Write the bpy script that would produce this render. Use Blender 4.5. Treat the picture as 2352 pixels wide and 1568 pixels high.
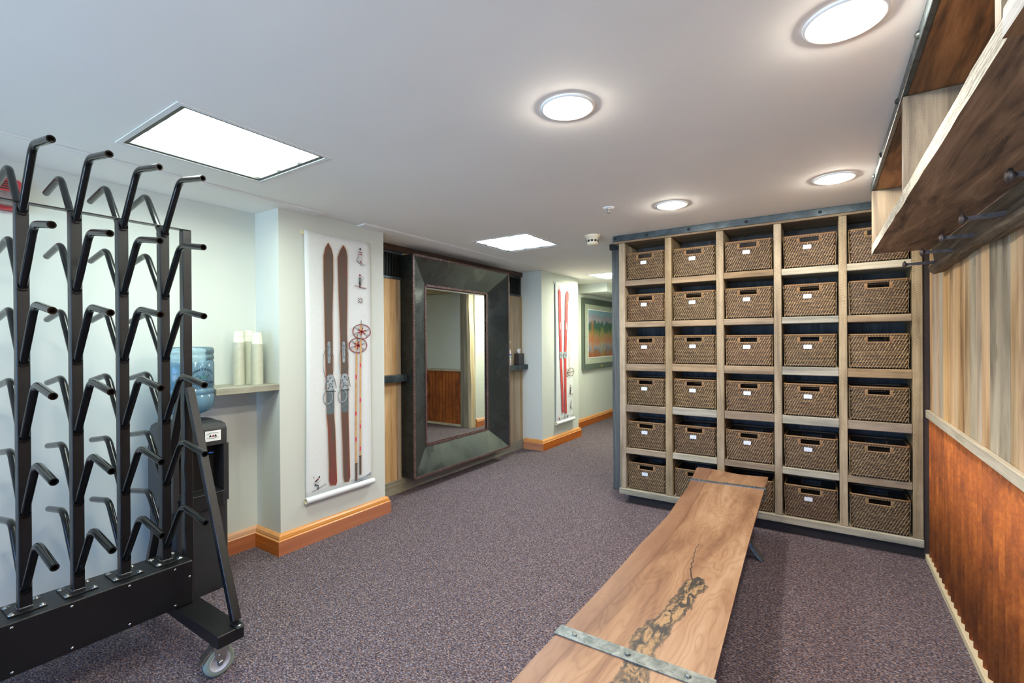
import bpy, bmesh, math, random
from mathutils import Vector, Matrix, Euler
S = bpy.context.scene
for o in list(bpy.data.objects): bpy.data.objects.remove(o, do_unlink=True)
COL = S.collection
PI = math.pi

# ------------------------------------------------------------------ camera
CAM_H = 1.456
cam_d = bpy.data.cameras.new('camera'); cam = bpy.data.objects.new('camera', cam_d); COL.objects.link(cam)
cam_d.sensor_width = 36.0; cam_d.sensor_fit = 'HORIZONTAL'
cam_d.lens = 36.0 * 1081.12 / 2352
cam_d.shift_y = 2.09 / 2352
cam_d.clip_start = 0.02
rt = Vector((0.8335141, 0.55245785, -0.00667582)); up = Vector((0.00432542, 0.00555762, 0.9999752)); fw = Vector((-0.55248125, 0.83352231, -0.00224275))
M = Matrix((( rt.x, up.x, -fw.x, 0), (rt.y, up.y, -fw.y, 0), (rt.z, up.z, -fw.z, CAM_H), (0, 0, 0, 1)))
cam.matrix_world = M
S.camera = cam

# ------------------------------------------------------------------ view + world
S.view_settings.view_transform = 'Standard'; S.view_settings.look = 'None'
S.view_settings.gamma = 1.0; S.view_settings.use_curve_mapping = False
S.view_settings.exposure = 1.50
W = bpy.data.worlds.new('world'); S.world = W; W.use_nodes = True
nt_ = W.node_tree; bg = nt_.nodes['Background']
# fill through the added window: brighter below to lift the ceiling, blue sky above
tc_ = nt_.nodes.new('ShaderNodeTexCoord'); sx_ = nt_.nodes.new('ShaderNodeSeparateXYZ'); rp_ = nt_.nodes.new('ShaderNodeValToRGB')
nt_.links.new(tc_.outputs['Generated'], sx_.inputs[0]); mp_ = nt_.nodes.new('ShaderNodeMapRange'); mp_.inputs[1].default_value = -1; mp_.inputs[2].default_value = 1
nt_.links.new(sx_.outputs['Z'], mp_.inputs[0]); nt_.links.new(mp_.outputs[0], rp_.inputs[0]); nt_.links.new(rp_.outputs[0], bg.inputs[0])
rp_.color_ramp.elements[0].position = 0.48; rp_.color_ramp.elements[0].color = (0.58, 0.79, 1.0, 1)
rp_.color_ramp.elements[1].position = 0.52; rp_.color_ramp.elements[1].color = (0.20, 0.42, 0.85, 1)
DAY = 4.0
bg.inputs[1].default_value = DAY

TROFFER_E = 11.5      # emission of the fluorescent troffers
SPOT_E = 115.0        # emission of the round downlights

def area(name, loc, rot, sx, sy, power, col):
    l = bpy.data.lights.new(name, 'AREA'); l.shape = 'RECTANGLE'; l.size = sx; l.size_y = sy; l.energy = power; l.color = col
    o = bpy.data.objects.new(name, l); COL.objects.link(o); o.location = loc; o.rotation_euler = rot
    return o
# ------------------------------------------------------------------ colour + materials
def lin(c):
    c = c / 255.0
    return c / 12.92 if c <= 0.04045 else ((c + 0.055) / 1.055) ** 2.4
def rgb(*c):
    if len(c) == 1: c = c[0]
    return (lin(c[0]), lin(c[1]), lin(c[2]), 1.0)

class NT:
    def __init__(s, name):
        s.m = bpy.data.materials.new(name); s.m.use_nodes = True; s.t = s.m.node_tree
        s.b = s.t.nodes['Principled BSDF']
    def n(s, kind, **kw):
        x = s.t.nodes.new(kind)
        for k, v in kw.items(): setattr(x, k, v)
        return x
    def l(s, a, b): s.t.links.new(a, b)
    def ramp(s, fac, stops, interp='LINEAR'):
        r = s.n('ShaderNodeValToRGB'); r.color_ramp.interpolation = interp
        while len(r.color_ramp.elements) > 1: r.color_ramp.elements.remove(r.color_ramp.elements[-1])
        r.color_ramp.elements[0].position = stops[0][0]; r.color_ramp.elements[0].color = stops[0][1]
        for p, c in stops[1:]:
            e = r.color_ramp.elements.new(p); e.color = c
        s.l(fac, r.inputs[0]); return r.outputs[0]
    def math(s, op, a, b=None, clamp=False):
        x = s.n('ShaderNodeMath', operation=op); x.use_clamp = clamp
        for i, v in ((0, a), (1, b)):
            if v is None: continue
            if hasattr(v, 'links'): s.l(v, x.inputs[i])
            else: x.inputs[i].default_value = v
        return x.outputs[0]
    def mix(s, fac, a, b, blend='MIX'):
        x = s.n('ShaderNodeMix', data_type='RGBA', blend_type=blend)
        for i, v in ((0, fac), (6, a), (7, b)):
            if hasattr(v, 'links'): s.l(v, x.inputs[i])
            else: x.inputs[i].default_value = v
        return x.outputs[2]
    def obj(s): return s.n('ShaderNodeTexCoord').outputs['Object']
    def rand(s):
        return s.math('FRACT', s.math('ADD', s.n('ShaderNodeObjectInfo').outputs['Random'], s.n('ShaderNodeNewGeometry').outputs['Random Per Island']))
    def shifted(s, r):
        v = s.n('ShaderNodeVectorMath', operation='MULTIPLY'); c = s.n('ShaderNodeCombineXYZ')
        for i, k in enumerate((13.1, 7.7, 5.3)): s.l(s.math('MULTIPLY', r, k), c.inputs[i])
        a = s.n('ShaderNodeVectorMath', operation='ADD'); s.l(s.obj(), a.inputs[0]); s.l(c.outputs[0], a.inputs[1])
        return a.outputs[0]
    def mapped(s, vec, scale, rot=(0, 0, 0)):
        m = s.n('ShaderNodeMapping'); m.inputs['Scale'].default_value = scale; m.inputs['Rotation'].default_value = rot
        s.l(vec, m.inputs[0]); return m.outputs[0]
    def noise(s, vec, scale=1.0, detail=4.0, rough=0.55, dist=0.0, out=0):
        x = s.n('ShaderNodeTexNoise'); x.inputs['Scale'].default_value = scale; x.inputs['Detail'].default_value = detail
        x.inputs['Roughness'].default_value = rough; x.inputs['Distortion'].default_value = dist
        s.l(vec, x.inputs['Vector']); return x.outputs[out]
    def bump(s, h, strength, dist=0.01):
        b = s.n('ShaderNodeBump'); b.inputs['Strength'].default_value = strength; b.inputs['Distance'].default_value = dist
        s.l(h, b.inputs['Height']); s.l(b.outputs[0], s.b.inputs['Normal'])
    def col(s, c):
        if hasattr(c, 'links'): s.l(c, s.b.inputs['Base Color'])
        else: s.b.inputs['Base Color'].default_value = c
    def set(s, rough=None, metal=None, spec=None, alpha=None, trans=None, coat=None):
        i = s.b.inputs
        if rough is not None: i['Roughness'].default_value = rough
        if metal is not None: i['Metallic'].default_value = metal
        if spec is not None: i['Specular IOR Level'].default_value = spec
        if alpha is not None: i['Alpha'].default_value = alpha
        if trans is not None: i['Transmission Weight'].default_value = trans
        if coat is not None: i['Coat Weight'].default_value = coat

def plain(name, c, rough=0.5, metal=0.0, var=0.06, scale=20, bump=0.0, spec=0.5):
    m = NT(name); r = rgb(c); n = m.noise(m.obj(), scale, 3)
    d = tuple(v * (1 - var * 2) for v in r[:3]) + (1,); u = tuple(min(1, v * (1 + var * 2)) for v in r[:3]) + (1,)
    m.col(m.ramp(n, [(0.3, d), (0.7, u)])); m.set(rough, metal, spec)
    if bump: m.bump(n, bump, 0.003)
    return m.m

def wood(name, cols, axis='Z', rough=0.75, bump=0.25, saw=0.0, vary=0.30, fine=0.35, knots=0.5, across=9.0, along=0.7, contrast=1.0, grey=None):
    m = NT(name); r = m.rand(); v = m.shifted(r)
    k = {'X': 0, 'Y': 1, 'Z': 2}[axis]
    sc = [across] * 3; sc[k] = along
    n1 = m.noise(m.mapped(v, sc), 1.6, 6, 0.6, 0.8)
    st = [rgb(c) for c in cols]; lo, hi = 0.5 - 0.22 / contrast, 0.5 + 0.22 / contrast
    c = m.ramp(n1, [(lo + (hi - lo) * i / (len(st) - 1), x) for i, x in enumerate(st)])
    if grey:
        gc = m.ramp(n1, [(lo + (hi - lo) * i / (len(grey) - 1), rgb(x)) for i, x in enumerate(grey)])
        mx = m.noise(m.mapped(v, [2.5 if i != k else 0.9 for i in range(3)]), 1.0, 2)
        gf = m.math('ADD', m.math('MULTIPLY', m.math('SUBTRACT', m.math('FRACT', m.math('MULTIPLY', r, 3.77)), 0.5), 1.4), mx)
        c = m.mix(m.ramp(gf, [(0.30, (0, 0, 0, 1)), (0.75, (1, 1, 1, 1))]), c, gc)
    sf = [150.0] * 3; sf[k] = 4.0
    n2 = m.noise(m.mapped(v, sf), 1.0, 4, 0.6)
    c = m.mix(fine, c, m.ramp(n2, [(0.3, (0.35, 0.33, 0.30, 1)), (0.55, (1, 1, 1, 1))]), 'MULTIPLY')
    h = n2
    if knots:
        sk = [3.2] * 3; sk[k] = 1.15
        vo = m.n('ShaderNodeTexVoronoi'); vo.inputs['Scale'].default_value = 1.6; m.l(m.mapped(v, sk), vo.inputs['Vector'])
        d = m.math('ADD', vo.outputs['Distance'], m.math('MULTIPLY', n1, 0.12))
        c = m.mix(m.math('MULTIPLY', m.ramp(d, [(0.10, (1, 1, 1, 1)), (0.17, (0, 0, 0, 1))]), knots), c, rgb(90, 55, 32))
    if saw:
        # diagonal saw-mill scratches on whichever face is seen
        cx = m.n('ShaderNodeSeparateXYZ'); m.l(v, cx.inputs[0]); al = cx.outputs['XYZ'[k]]; ac = m.math('ADD', cx.outputs['XYZ'[(k + 1) % 3]], cx.outputs['XYZ'[(k + 2) % 3]])
        wob = m.noise(v, 6, 2)
        ph_ = m.math('ADD', m.math('MULTIPLY', m.math('ADD', al, m.math('MULTIPLY', ac, 0.45)), 95.0), m.math('MULTIPLY', wob, 7.0))
        fr = m.math('ABSOLUTE', m.math('SUBTRACT', m.math('FRACT', ph_), 0.5))
        patch = m.ramp(m.noise(v, 9, 3), [(0.42, (0, 0, 0, 1)), (0.60, (1, 1, 1, 1))])
        c = m.mix(m.math('MULTIPLY', m.math('ADD', patch, 0.25), saw), c, m.ramp(fr, [(0.05, (0.42, 0.36, 0.30, 1)), (0.22, (1, 1, 1, 1))]), 'MULTIPLY')
    hv = m.n('ShaderNodeHueSaturation'); m.l(c, hv.inputs['Color'])
    m.l(m.math('ADD', m.math('MULTIPLY', r, vary), 1.0 - vary * 0.5), hv.inputs['Value'])
    m.l(m.math('ADD', m.math('MULTIPLY', m.math('FRACT', m.math('MULTIPLY', r, 7.31)), 0.35), 0.80), hv.inputs['Saturation'])
    m.col(hv.outputs[0]); m.set(rough); m.bump(h, bump, 0.004)
    return m.m

def emis(name, c, e):
    m = NT(name); m.b.inputs['Base Color'].default_value = (0.9, 0.9, 0.9, 1)
    m.b.inputs['Emission Color'].default_value = rgb(c); m.b.inputs['Emission Strength'].default_value = e
    return m.m

MT = {}
def paint(name, c, rough=0.85):
    m = NT(name); n = m.noise(m.obj(), 1.3, 3); n2 = m.noise(m.obj(), 160, 2)
    r = rgb(c); d = tuple(v * 0.97 for v in r[:3]) + (1,)
    m.col(m.ramp(n, [(0.35, d), (0.65, r)])); m.set(rough, spec=0.3); m.bump(n2, 0.04, 0.002)
    return m.m
MT['wall'] = paint('wall_paint', (209, 212, 204))
MT['ceil'] = paint('ceiling_paint', (238, 235, 229))
MT['trimwhite'] = paint('ceiling_strip_paint', (226, 226, 222))

def carpet():
    m = NT('carpet_material'); v = m.obj()
    n = m.noise(m.mapped(v, (1.0, 1.6, 1)), 88, 3, 0.8)
    n2 = m.noise(m.mapped(v, (1.4, 1, 1)), 60, 3, 0.75, out=1)
    c = m.ramp(n, [(0.34, rgb(50, 45, 50)), (0.43, rgb(78, 71, 77)), (0.50, rgb(106, 97, 100)), (0.57, rgb(132, 122, 122)), (0.68, rgb(186, 178, 174))])
    hs = m.n('ShaderNodeSeparateColor'); m.l(n2, hs.inputs[0])
    t = m.ramp(hs.outputs[0], [(0.42, rgb(255, 212, 192)), (0.50, rgb(228, 226, 228)), (0.58, rgb(192, 206, 244))])
    c = m.mix(0.75, c, t, 'MULTIPLY')
    mid = m.noise(v, 26, 2); c = m.mix(0.35, c, m.ramp(mid, [(0.38, (0.72, 0.70, 0.72, 1)), (0.62, (1, 1, 1, 1))]), 'MULTIPLY')
    m.col(c); m.set(0.95, spec=0.1); m.bump(n, 0.7, 0.006)
    return m.m
MT['carpet'] = carpet()

MT['base'] = wood('baseboard_wood', [(160, 82, 38), (182, 100, 50), (196, 118, 64)], 'Y', 0.35, 0.05, vary=0.15, fine=0.15, knots=0.0, across=12, along=0.4)
MT['baseX'] = wood('baseboard_wood_return', [(160, 84, 38), (190, 112, 54), (204, 132, 68)], 'X', 0.35, 0.05, vary=0.15, fine=0.15, knots=0.0, across=12, along=0.4)
MT['capY'] = wood('baseboard_cap_wood', [(206, 144, 92), (218, 160, 108)], 'Y', 0.35, 0.05, vary=0.1, fine=0.1, knots=0.0)

# reclaimed boards
RC = [(122, 104, 78), (152, 133, 103), (172, 152, 120), (186, 166, 132)]
RG = [(112, 108, 96), (150, 145, 128), (176, 168, 148), (190, 180, 158)]
MT['postZ'] = wood('reclaimed_upright_wood', RC, 'Z', saw=0.8, vary=0.16, knots=0.15)
MT['shelfX'] = wood('reclaimed_shelf_wood', [(106, 89, 69), (137, 116, 90), (158, 136, 106), (172, 149, 117)], 'X', saw=0.7, vary=0.25, knots=0.2)
MT['shelfG'] = wood('grey_reclaimed_shelf_wood', RG, 'X', saw=0.25, vary=0.2, knots=0.15)
MT['darkplank'] = wood('dark_back_planks', [(48, 47, 47), (66, 65, 65), (80, 78, 77), (88, 77, 68)], 'Z', saw=0.2, vary=0.5, knots=0.2)
MT['slateplank'] = wood('slate_board', [(54, 54, 52), (84, 86, 84), (112, 113, 110)], 'Z', vary=0.1, knots=0.0)
MT['wallboard'] = wood('weathered_wall_boards', [(128, 96, 62), (184, 148, 106), (212, 176, 132), (222, 190, 148)], 'Z', contrast=1.2, vary=0.14, knots=0.85, saw=0.10, across=3.6, along=0.5, grey=[(120, 108, 88), (160, 148, 124), (186, 174, 150), (200, 188, 164)])
MT['alcoveboard'] = wood('alcove_plank_wood', [(178, 140, 98), (208, 172, 126), (222, 190, 148), (210, 176, 134)], 'Z', vary=0.06, knots=0.8, saw=0.1, across=6, along=0.5)
MT['alcovegrey'] = wood('alcove_grey_plank_wood', [(142, 120, 92), (176, 154, 122), (194, 174, 142)], 'Z', vary=0.12, knots=0.8, saw=0.1, across=6, along=0.5)
MT['plinth'] = wood('dark_plinth_board', [(24, 20, 18), (38, 32, 30), (50, 44, 40)], 'X', vary=0.1, knots=0.0)
MT['filler'] = wood('dark_brown_filler_board', [(40, 30, 24), (60, 46, 38), (78, 62, 50)], 'Z', vary=0.1, knots=0.0)
MT['greyboardY'] = wood('grey_weathered_board', [(120, 116, 104), (152, 146, 130), (176, 168, 150)], 'Y', vary=0.2, knots=0.3, saw=0.3)
MT['darkbrownY'] = wood('dark_brown_header_wood', [(52, 38, 34), (76, 56, 48), (96, 74, 62)], 'Y', vary=0.1, knots=0.0)
MT['brownY'] = wood('brown_plank_underside', [(62, 46, 32), (104, 78, 54), (134, 100, 68), (152, 118, 84)], 'Y', vary=0.15, knots=0.9, saw=0.2, across=9, along=1.2, contrast=1.4)
MT['brownY2'] = wood('brown_shelf_plank', [(70, 52, 40), (122, 92, 66), (154, 118, 84), (180, 146, 108)], 'Y', vary=0.05, knots=0.9, saw=0.3, across=11, along=1.3, contrast=1.1, fine=0.45)
MT['paleedge'] = wood('pale_chalky_edge', [(112, 108, 92), (158, 154, 136), (186, 182, 164)], 'Y', rough=0.9, bump=0.8, vary=0.05, knots=0.0, across=60, along=12)
MT['greyend'] = wood('blue_grey_board_edge', [(110, 114, 118), (150, 152, 150), (180, 176, 168)], 'Y', vary=0.1, knots=0.2)
MT['palepanel'] = wood('pale_divider_wood', [(70, 60, 48), (98, 86, 68), (122, 108, 86), (134, 120, 96)], 'Z', vary=0.15, knots=0.6, saw=0.12, across=7, contrast=1.2)
MT['rail'] = wood('live_edge_rail_wood', [(52, 40, 30), (88, 72, 54), (122, 104, 80), (142, 124, 96)], 'Y', vary=0.05, knots=0.4, fine=0.7, bump=0.9, across=16)
MT['capwood'] = wood('wainscot_cap_wood', [(160, 150, 130), (190, 180, 158), (210, 200, 178)], 'Y', vary=0.1, knots=0.2, saw=0.4)
MT['basepale'] = wood('pale_base_rail_wood', [(180, 166, 136), (204, 190, 158), (218, 204, 172)], 'Y', vary=0.05, knots=0.1)
MT['timber'] = wood('hall_timber', [(104, 94, 76), (136, 124, 102), (160, 146, 120)], 'Z', vary=0.1, knots=0.5)
MT['timberlight'] = wood('hall_timber_live_edge', [(166, 144, 106), (194, 172, 132), (210, 190, 150)], 'Z', vary=0.1, knots=0.4)
MT['timberX'] = wood('hall_lintel', [(140, 124, 84), (176, 158, 110), (196, 178, 130)], 'X', vary=0.1, knots=0.4)
MT['greyshelf'] = wood('grey_cup_shelf_wood', [(128, 124, 108), (160, 156, 138), (184, 180, 160)], 'Y', vary=0.05, knots=0.2, saw=0.5)

def iron(name, base, hi, rough=0.45, metal=0.6, scale=9, bump=0.12):
    m = NT(name); v = m.obj(); n = m.noise(v, scale, 6, 0.65, 0.6); n2 = m.noise(v, scale * 9, 3)
    m.col(m.ramp(n, [(0.35, rgb(base)), (0.65, rgb(hi))])); m.set(rough, metal)
    m.l(m.ramp(n2, [(0.3, (rough * 0.7,) * 3 + (1,)), (0.7, (min(1, rough * 1.3),) * 3 + (1,))]), m.b.inputs['Roughness'])
    m.bump(n2, bump, 0.002)
    return m.m
MT['iron'] = iron('blackened_iron', (44, 54, 58), (78, 88, 92), 0.42, 0.5)
def steel():
    m = NT('patinated_steel_frame'); v = m.obj(); n = m.noise(v, 1.6, 3, 0.5); n2 = m.noise(v, 60, 2)
    m.col(m.ramp(n, [(0.3, rgb(84, 90, 94)), (0.7, rgb(106, 110, 108))])); m.set(0.27, 0.9)
    m.l(m.ramp(m.noise(v, 4, 3), [(0.35, (0.2,) * 3 + (1,)), (0.65, (0.36,) * 3 + (1,))]), m.b.inputs['Roughness']); m.bump(n2, 0.02, 0.001)
    return m.m
MT['frameiron'] = steel()
MT['darkiron'] = iron('dark_steel', (20, 24, 24), (44, 50, 48), 0.5, 0.3, 12)
MT['strap'] = iron('hammered_strap_iron', (96, 104, 104), (150, 156, 154), 0.36, 0.8, 30, 0.5)
MT['spike'] = iron('forged_spike_iron', (64, 56, 56), (104, 92, 88), 0.5, 0.5, 30, 0.4)
MT['bead'] = iron('brown_beading', (84, 62, 58), (124, 96, 90), 0.45, 0.2, 40)
MT['black'] = plain('black_metal', (16, 17, 18), 0.4)
def hammered():
    m = NT('hammered_black_powder_coat'); v = m.obj(); n = m.noise(v, 520, 2, 0.6)
    m.col(m.ramp(n, [(0.35, (0.003, 0.003, 0.003, 1)), (0.62, (0.010, 0.010, 0.011, 1))])); m.set(0.28, 0.0, 0.45); m.bump(n, 0.5, 0.0015)
    return m.m
MT['powder'] = hammered()
MT['tube'] = plain('black_tube_enamel', (9, 10, 11), 0.2, var=0.1, spec=0.6)
MT['chrome'] = plain('zinc_plated_steel', (190, 190, 186), 0.25, 1.0)
MT['weld'] = plain('weld_bead', (120, 124, 126), 0.3, 0.8, 0.3, 300, 0.6)
MT['rubber'] = plain('grey_green_rubber', (138, 150, 136), 0.6)
MT['hubgrey'] = plain('pale_grey_plastic', (196, 198, 204), 0.45)
MT['white'] = plain('white_plastic', (236, 238, 238), 0.4, var=0.01)
MT['offwhite'] = plain('aged_cream_plastic', (228, 220, 196), 0.45, var=0.02)
MT['canvas'] = plain('white_canvas', (222, 224, 224), 0.9, var=0.015, scale=90, bump=0.05)
MT['cream'] = plain('cream_dowel', (218, 206, 170), 0.6)
MT['coolerblack'] = plain('charcoal_plastic', (46, 47, 49), 0.42, var=0.03)
MT['coolerdark'] = plain('black_recess_plastic', (22, 23, 25), 0.5)
MT['blueplastic'] = plain('blue_tap_plastic', (50, 96, 190), 0.3)
MT['red'] = plain('red_plastic', (176, 30, 44), 0.35)
MT['ink'] = plain('dark_ink', (28, 44, 62), 0.6)
MT['inkgreen'] = plain('green_ink', (44, 112, 88), 0.6)
MT['inkblack'] = plain('black_ink', (34, 32, 34), 0.7)
MT['inkred'] = plain('red_ink', (150, 44, 46), 0.7)
MT['inkgrey'] = plain('grey_ink', (150, 158, 164), 0.7, var=0.2, scale=60)
MT['inkdgrey'] = plain('dark_grey_ink', (96, 106, 110), 0.7, var=0.25, scale=80)
MT['inkorange'] = plain('orange_brown_ink', (186, 122, 76), 0.8, var=0.1)
MT['inktan'] = plain('bamboo_ink', (206, 164, 106), 0.8, var=0.12, scale=60)
MT['inkbrown'] = plain('brown_ink', (96, 74, 60), 0.8, var=0.3, scale=120)
MT['inkpink'] = plain('crimson_ink', (206, 62, 84), 0.8)
MT['inkskired'] = plain('scarlet_ski_ink', (196, 66, 66), 0.8, var=0.14, scale=30)
MT['tissuebox'] = plain('dark_brown_leatherette', (56, 50, 50), 0.3)
MT['labelblue'] = plain('violet_label', (70, 66, 170), 0.5)
MT['labelteal'] = plain('teal_label', (84, 214, 190), 0.5)
MT['brass'] = plain('brass_plaque', (196, 172, 96), 0.35, 0.7)
MT['matboard'] = plain('grey_green_mat_board', (176, 182, 162), 0.8)
MT['pictureframe'] = plain('textured_green_grey_frame', (84, 94, 84), 0.5, var=0.3, scale=120, bump=0.5)
MT['clear'] = None

def skipaint():
    m = NT('ski_print_ink'); n = m.noise(m.mapped(m.obj(), (6, 6, 1.2)), 1.4, 4, 0.6)
    n2 = m.noise(m.obj(), 160, 2)
    c = m.ramp(n, [(0.36, rgb(92, 84, 74)), (0.5, rgb(98, 76, 66)), (0.66, rgb(128, 62, 56))])
    c = m.mix(0.3, c, m.ramp(n2, [(0.3, (0.7, 0.7, 0.7, 1)), (0.6, (1, 1, 1, 1))]), 'MULTIPLY')
    m.col(c); m.set(0.8); return m.m
MT['ski'] = skipaint()

def glass(name, c, rough=0.05, body=0.0, bodycol=(1, 1, 1, 1)):
    m = NT(name); t = m.t; out = t.nodes['Material Output']
    tr = m.n('ShaderNodeBsdfTransparent'); tr.inputs[0].default_value = c
    gl = m.n('ShaderNodeBsdfGlossy'); gl.inputs['Roughness'].default_value = rough
    fr = m.n('ShaderNodeFresnel'); fr.inputs['IOR'].default_value = 1.45
    n = m.noise(m.obj(), 14, 3)
    a = m.n('ShaderNodeMixShader'); 
    if body:
        d = m.n('ShaderNodeBsdfTranslucent'); d.inputs[0].default_value = bodycol
        d2 = m.n('ShaderNodeBsdfDiffuse'); d2.inputs[0].default_value = bodycol
        dd = m.n('ShaderNodeMixShader'); dd.inputs[0].default_value = 0.5; m.l(d.outputs[0], dd.inputs[1]); m.l(d2.outputs[0], dd.inputs[2])
        b = m.n('ShaderNodeMixShader'); m.l(m.math('MULTIPLY', m.math('ADD', n, 0.5), body), b.inputs[0]); m.l(tr.outputs[0], b.inputs[1]); m.l(dd.outputs[0], b.inputs[2]); base = b.outputs[0]
    else: base = tr.outputs[0]
    m.l(fr.outputs[0], a.inputs[0]); m.l(base, a.inputs[1]); m.l(gl.outputs[0], a.inputs[2])
    m.l(a.outputs[0], out.inputs[0]); t.nodes.remove(m.b)
    return m.m
MT['jug'] = glass('blue_jug_plastic', (0.84, 0.95, 0.99, 1), 0.12, 0.30, (0.55, 0.80, 0.90, 1))
MT['water'] = glass('water_in_jug', (0.66, 0.88, 0.97, 1), 0.05, 0.65, (0.40, 0.70, 0.90, 1))
def cupmat():
    m = NT('clear_cup_plastic'); n = m.noise(m.mapped(m.obj(), (1, 1, 30)), 6, 2)
    m.col(m.ramp(n, [(0.4, rgb(212, 212, 192)), (0.6, rgb(232, 232, 214))])); m.set(0.12, spec=0.8); m.b.inputs['Subsurface Weight'].default_value = 0.0
    m.b.inputs['Transmission Weight'].default_value = 0.0; m.set(alpha=0.93); return m.m
MT['cup'] = cupmat()
MT['pane'] = glass('fill_window_glass', (0.95, 0.97, 1, 1))
MT['lens'] = glass('clear_lens', (0.9, 0.92, 0.92, 1), 0.1, 0.3, (0.8, 0.82, 0.8, 1))
def mirrormat():
    m = NT('mirror_silvering'); n = m.noise(m.obj(), 2, 2)
    m.col(m.ramp(n, [(0.3, (0.86, 0.89, 0.87, 1)), (0.7, (0.88, 0.91, 0.89, 1))])); m.set(0.0, 1.0); return m.m
MT['mirror'] = mirrormat()

def rust():
    m = NT('rusted_corrugated_steel'); v = m.obj()
    n = m.noise(m.mapped(v, (1, 1, 0.5)), 7, 6, 0.65, 0.5); n2 = m.noise(m.mapped(v, (1, 1, 0.6)), 90, 4, 0.7)
    c = m.ramp(n, [(0.32, rgb(120, 60, 20)), (0.5, rgb(160, 84, 28)), (0.68, rgb(192, 108, 40))])
    c = m.mix(0.55, c, m.ramp(n2, [(0.35, (0.5, 0.42, 0.36, 1)), (0.6, (1, 1, 1, 1)), (0.75, (1.2, 1.25, 1.2, 1))]), 'MULTIPLY')
    m.col(c); m.set(0.75, 0.1); m.bump(n2, 0.35, 0.002); return m.m
MT['rust'] = rust()

def wicker(name, cols, rough=0.55):
    m = NT(name); r = m.n('ShaderNodeObjectInfo').outputs['Random']; i = m.n('ShaderNodeNewGeometry').outputs['Random Per Island']
    n = m.noise(m.obj(), 30, 3)
    f = m.math('ADD', m.math('MULTIPLY', i, 0.55), m.math('MULTIPLY', n, 0.45))
    c = m.ramp(f, [(0.15 + 0.7 * k / (len(cols) - 1), rgb(x)) for k, x in enumerate(cols)])
    hv = m.n('ShaderNodeHueSaturation'); m.l(c, hv.inputs['Color'])
    m.l(m.math('ADD', m.math('MULTIPLY', r, 0.35), 0.82), hv.inputs['Value'])
    m.l(m.math('ADD', m.math('MULTIPLY', m.math('FRACT', m.math('MULTIPLY', r, 5.7)), 0.012), 0.496), hv.inputs['Hue'])
    m.col(hv.outputs[0]); m.set(rough); return m.m
MT['reed'] = wicker('dark_wicker_reed', [(14, 9, 7), (32, 22, 16), (60, 44, 33)])
MT['strand'] = wicker('light_wicker_strand', [(108, 82, 52), (146, 114, 74), (184, 152, 108)])
MT['rimwick'] = wicker('wicker_rim', [(104, 76, 46), (136, 102, 64)])
MT['wrap'] = wicker('wrapped_handle_cane', [(122, 90, 58), (156, 120, 80)])
def tagmat():
    m = NT('white_basket_tag'); v = m.obj(); n = m.noise(m.mapped(v, (60, 1, 140)), 1, 2)
    m.col(m.ramp(n, [(0.40, rgb(198, 204, 214)), (0.55, rgb(226, 230, 236))])); m.set(0.4); return m.m
MT['tag'] = tagmat()

def painting():
    m = NT('abstract_landscape_print'); v = m.obj(); s = m.n('ShaderNodeSeparateXYZ'); m.l(v, s.inputs[0])
    n = m.noise(m.mapped(v, (1, 3.0, 2.0)), 3.0, 6, 0.7, 0.6); nf = m.noise(m.mapped(v, (1, 9, 7)), 4, 5, 0.75, 1.0)
    z = m.math('ADD', s.outputs['Z'], m.math('MULTIPLY', m.math('SUBTRACT', n, 0.5), 0.42))
    c = m.ramp(m.math('MULTIPLY', z, 1.0 / 0.85), [(0.02, rgb(168, 96, 62)), (0.10, rgb(150, 110, 70)), (0.17, rgb(132, 146, 164)), (0.26, rgb(176, 152, 140)), (0.33, rgb(190, 124, 92)),
        (0.44, rgb(176, 140, 96)), (0.52, rgb(128, 138, 84)), (0.60, rgb(66, 104, 84)), (0.70, rgb(70, 108, 98)), (0.76, rgb(176, 168, 176)), (0.84, rgb(150, 148, 164)), (0.90, rgb(140, 172, 184)), (1.0, rgb(122, 164, 182))])
    d = m.math('ABSOLUTE', m.math('SUBTRACT', s.outputs['Y'], 0.17))
    g = m.ramp(m.math('ADD', d, m.math('MULTIPLY', nf, 0.06)), [(0.06, (1, 1, 1, 1)), (0.10, (0, 0, 0, 1))])
    low = m.ramp(s.outputs['Z'], [(0.60, (1, 1, 1, 1)), (0.66, (0, 0, 0, 1))])
    c = m.mix(m.math('MULTIPLY', m.math('MULTIPLY', g, low), 0.6), c, rgb(196, 122, 60))
    d2 = m.math('ABSOLUTE', m.math('SUBTRACT', s.outputs['Y'], 0.62))
    g2 = m.ramp(m.math('ADD', d2, m.math('MULTIPLY', nf, 0.10)), [(0.10, (1, 1, 1, 1)), (0.16, (0, 0, 0, 1))])
    low2 = m.ramp(s.outputs['Z'], [(0.50, (1, 1, 1, 1)), (0.56, (0, 0, 0, 1))])
    c = m.mix(m.math('MULTIPLY', m.math('MULTIPLY', g2, low2), 0.35), c, rgb(176, 172, 84))
    c = m.mix(0.45, c, m.ramp(nf, [(0.35, (0.45, 0.4, 0.4, 1)), (0.6, (1, 1, 1, 1)), (0.7, (1.3, 1.3, 1.3, 1))]), 'MULTIPLY')
    m.col(c); m.set(0.5); return m.m
MT['painting'] = painting()

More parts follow.
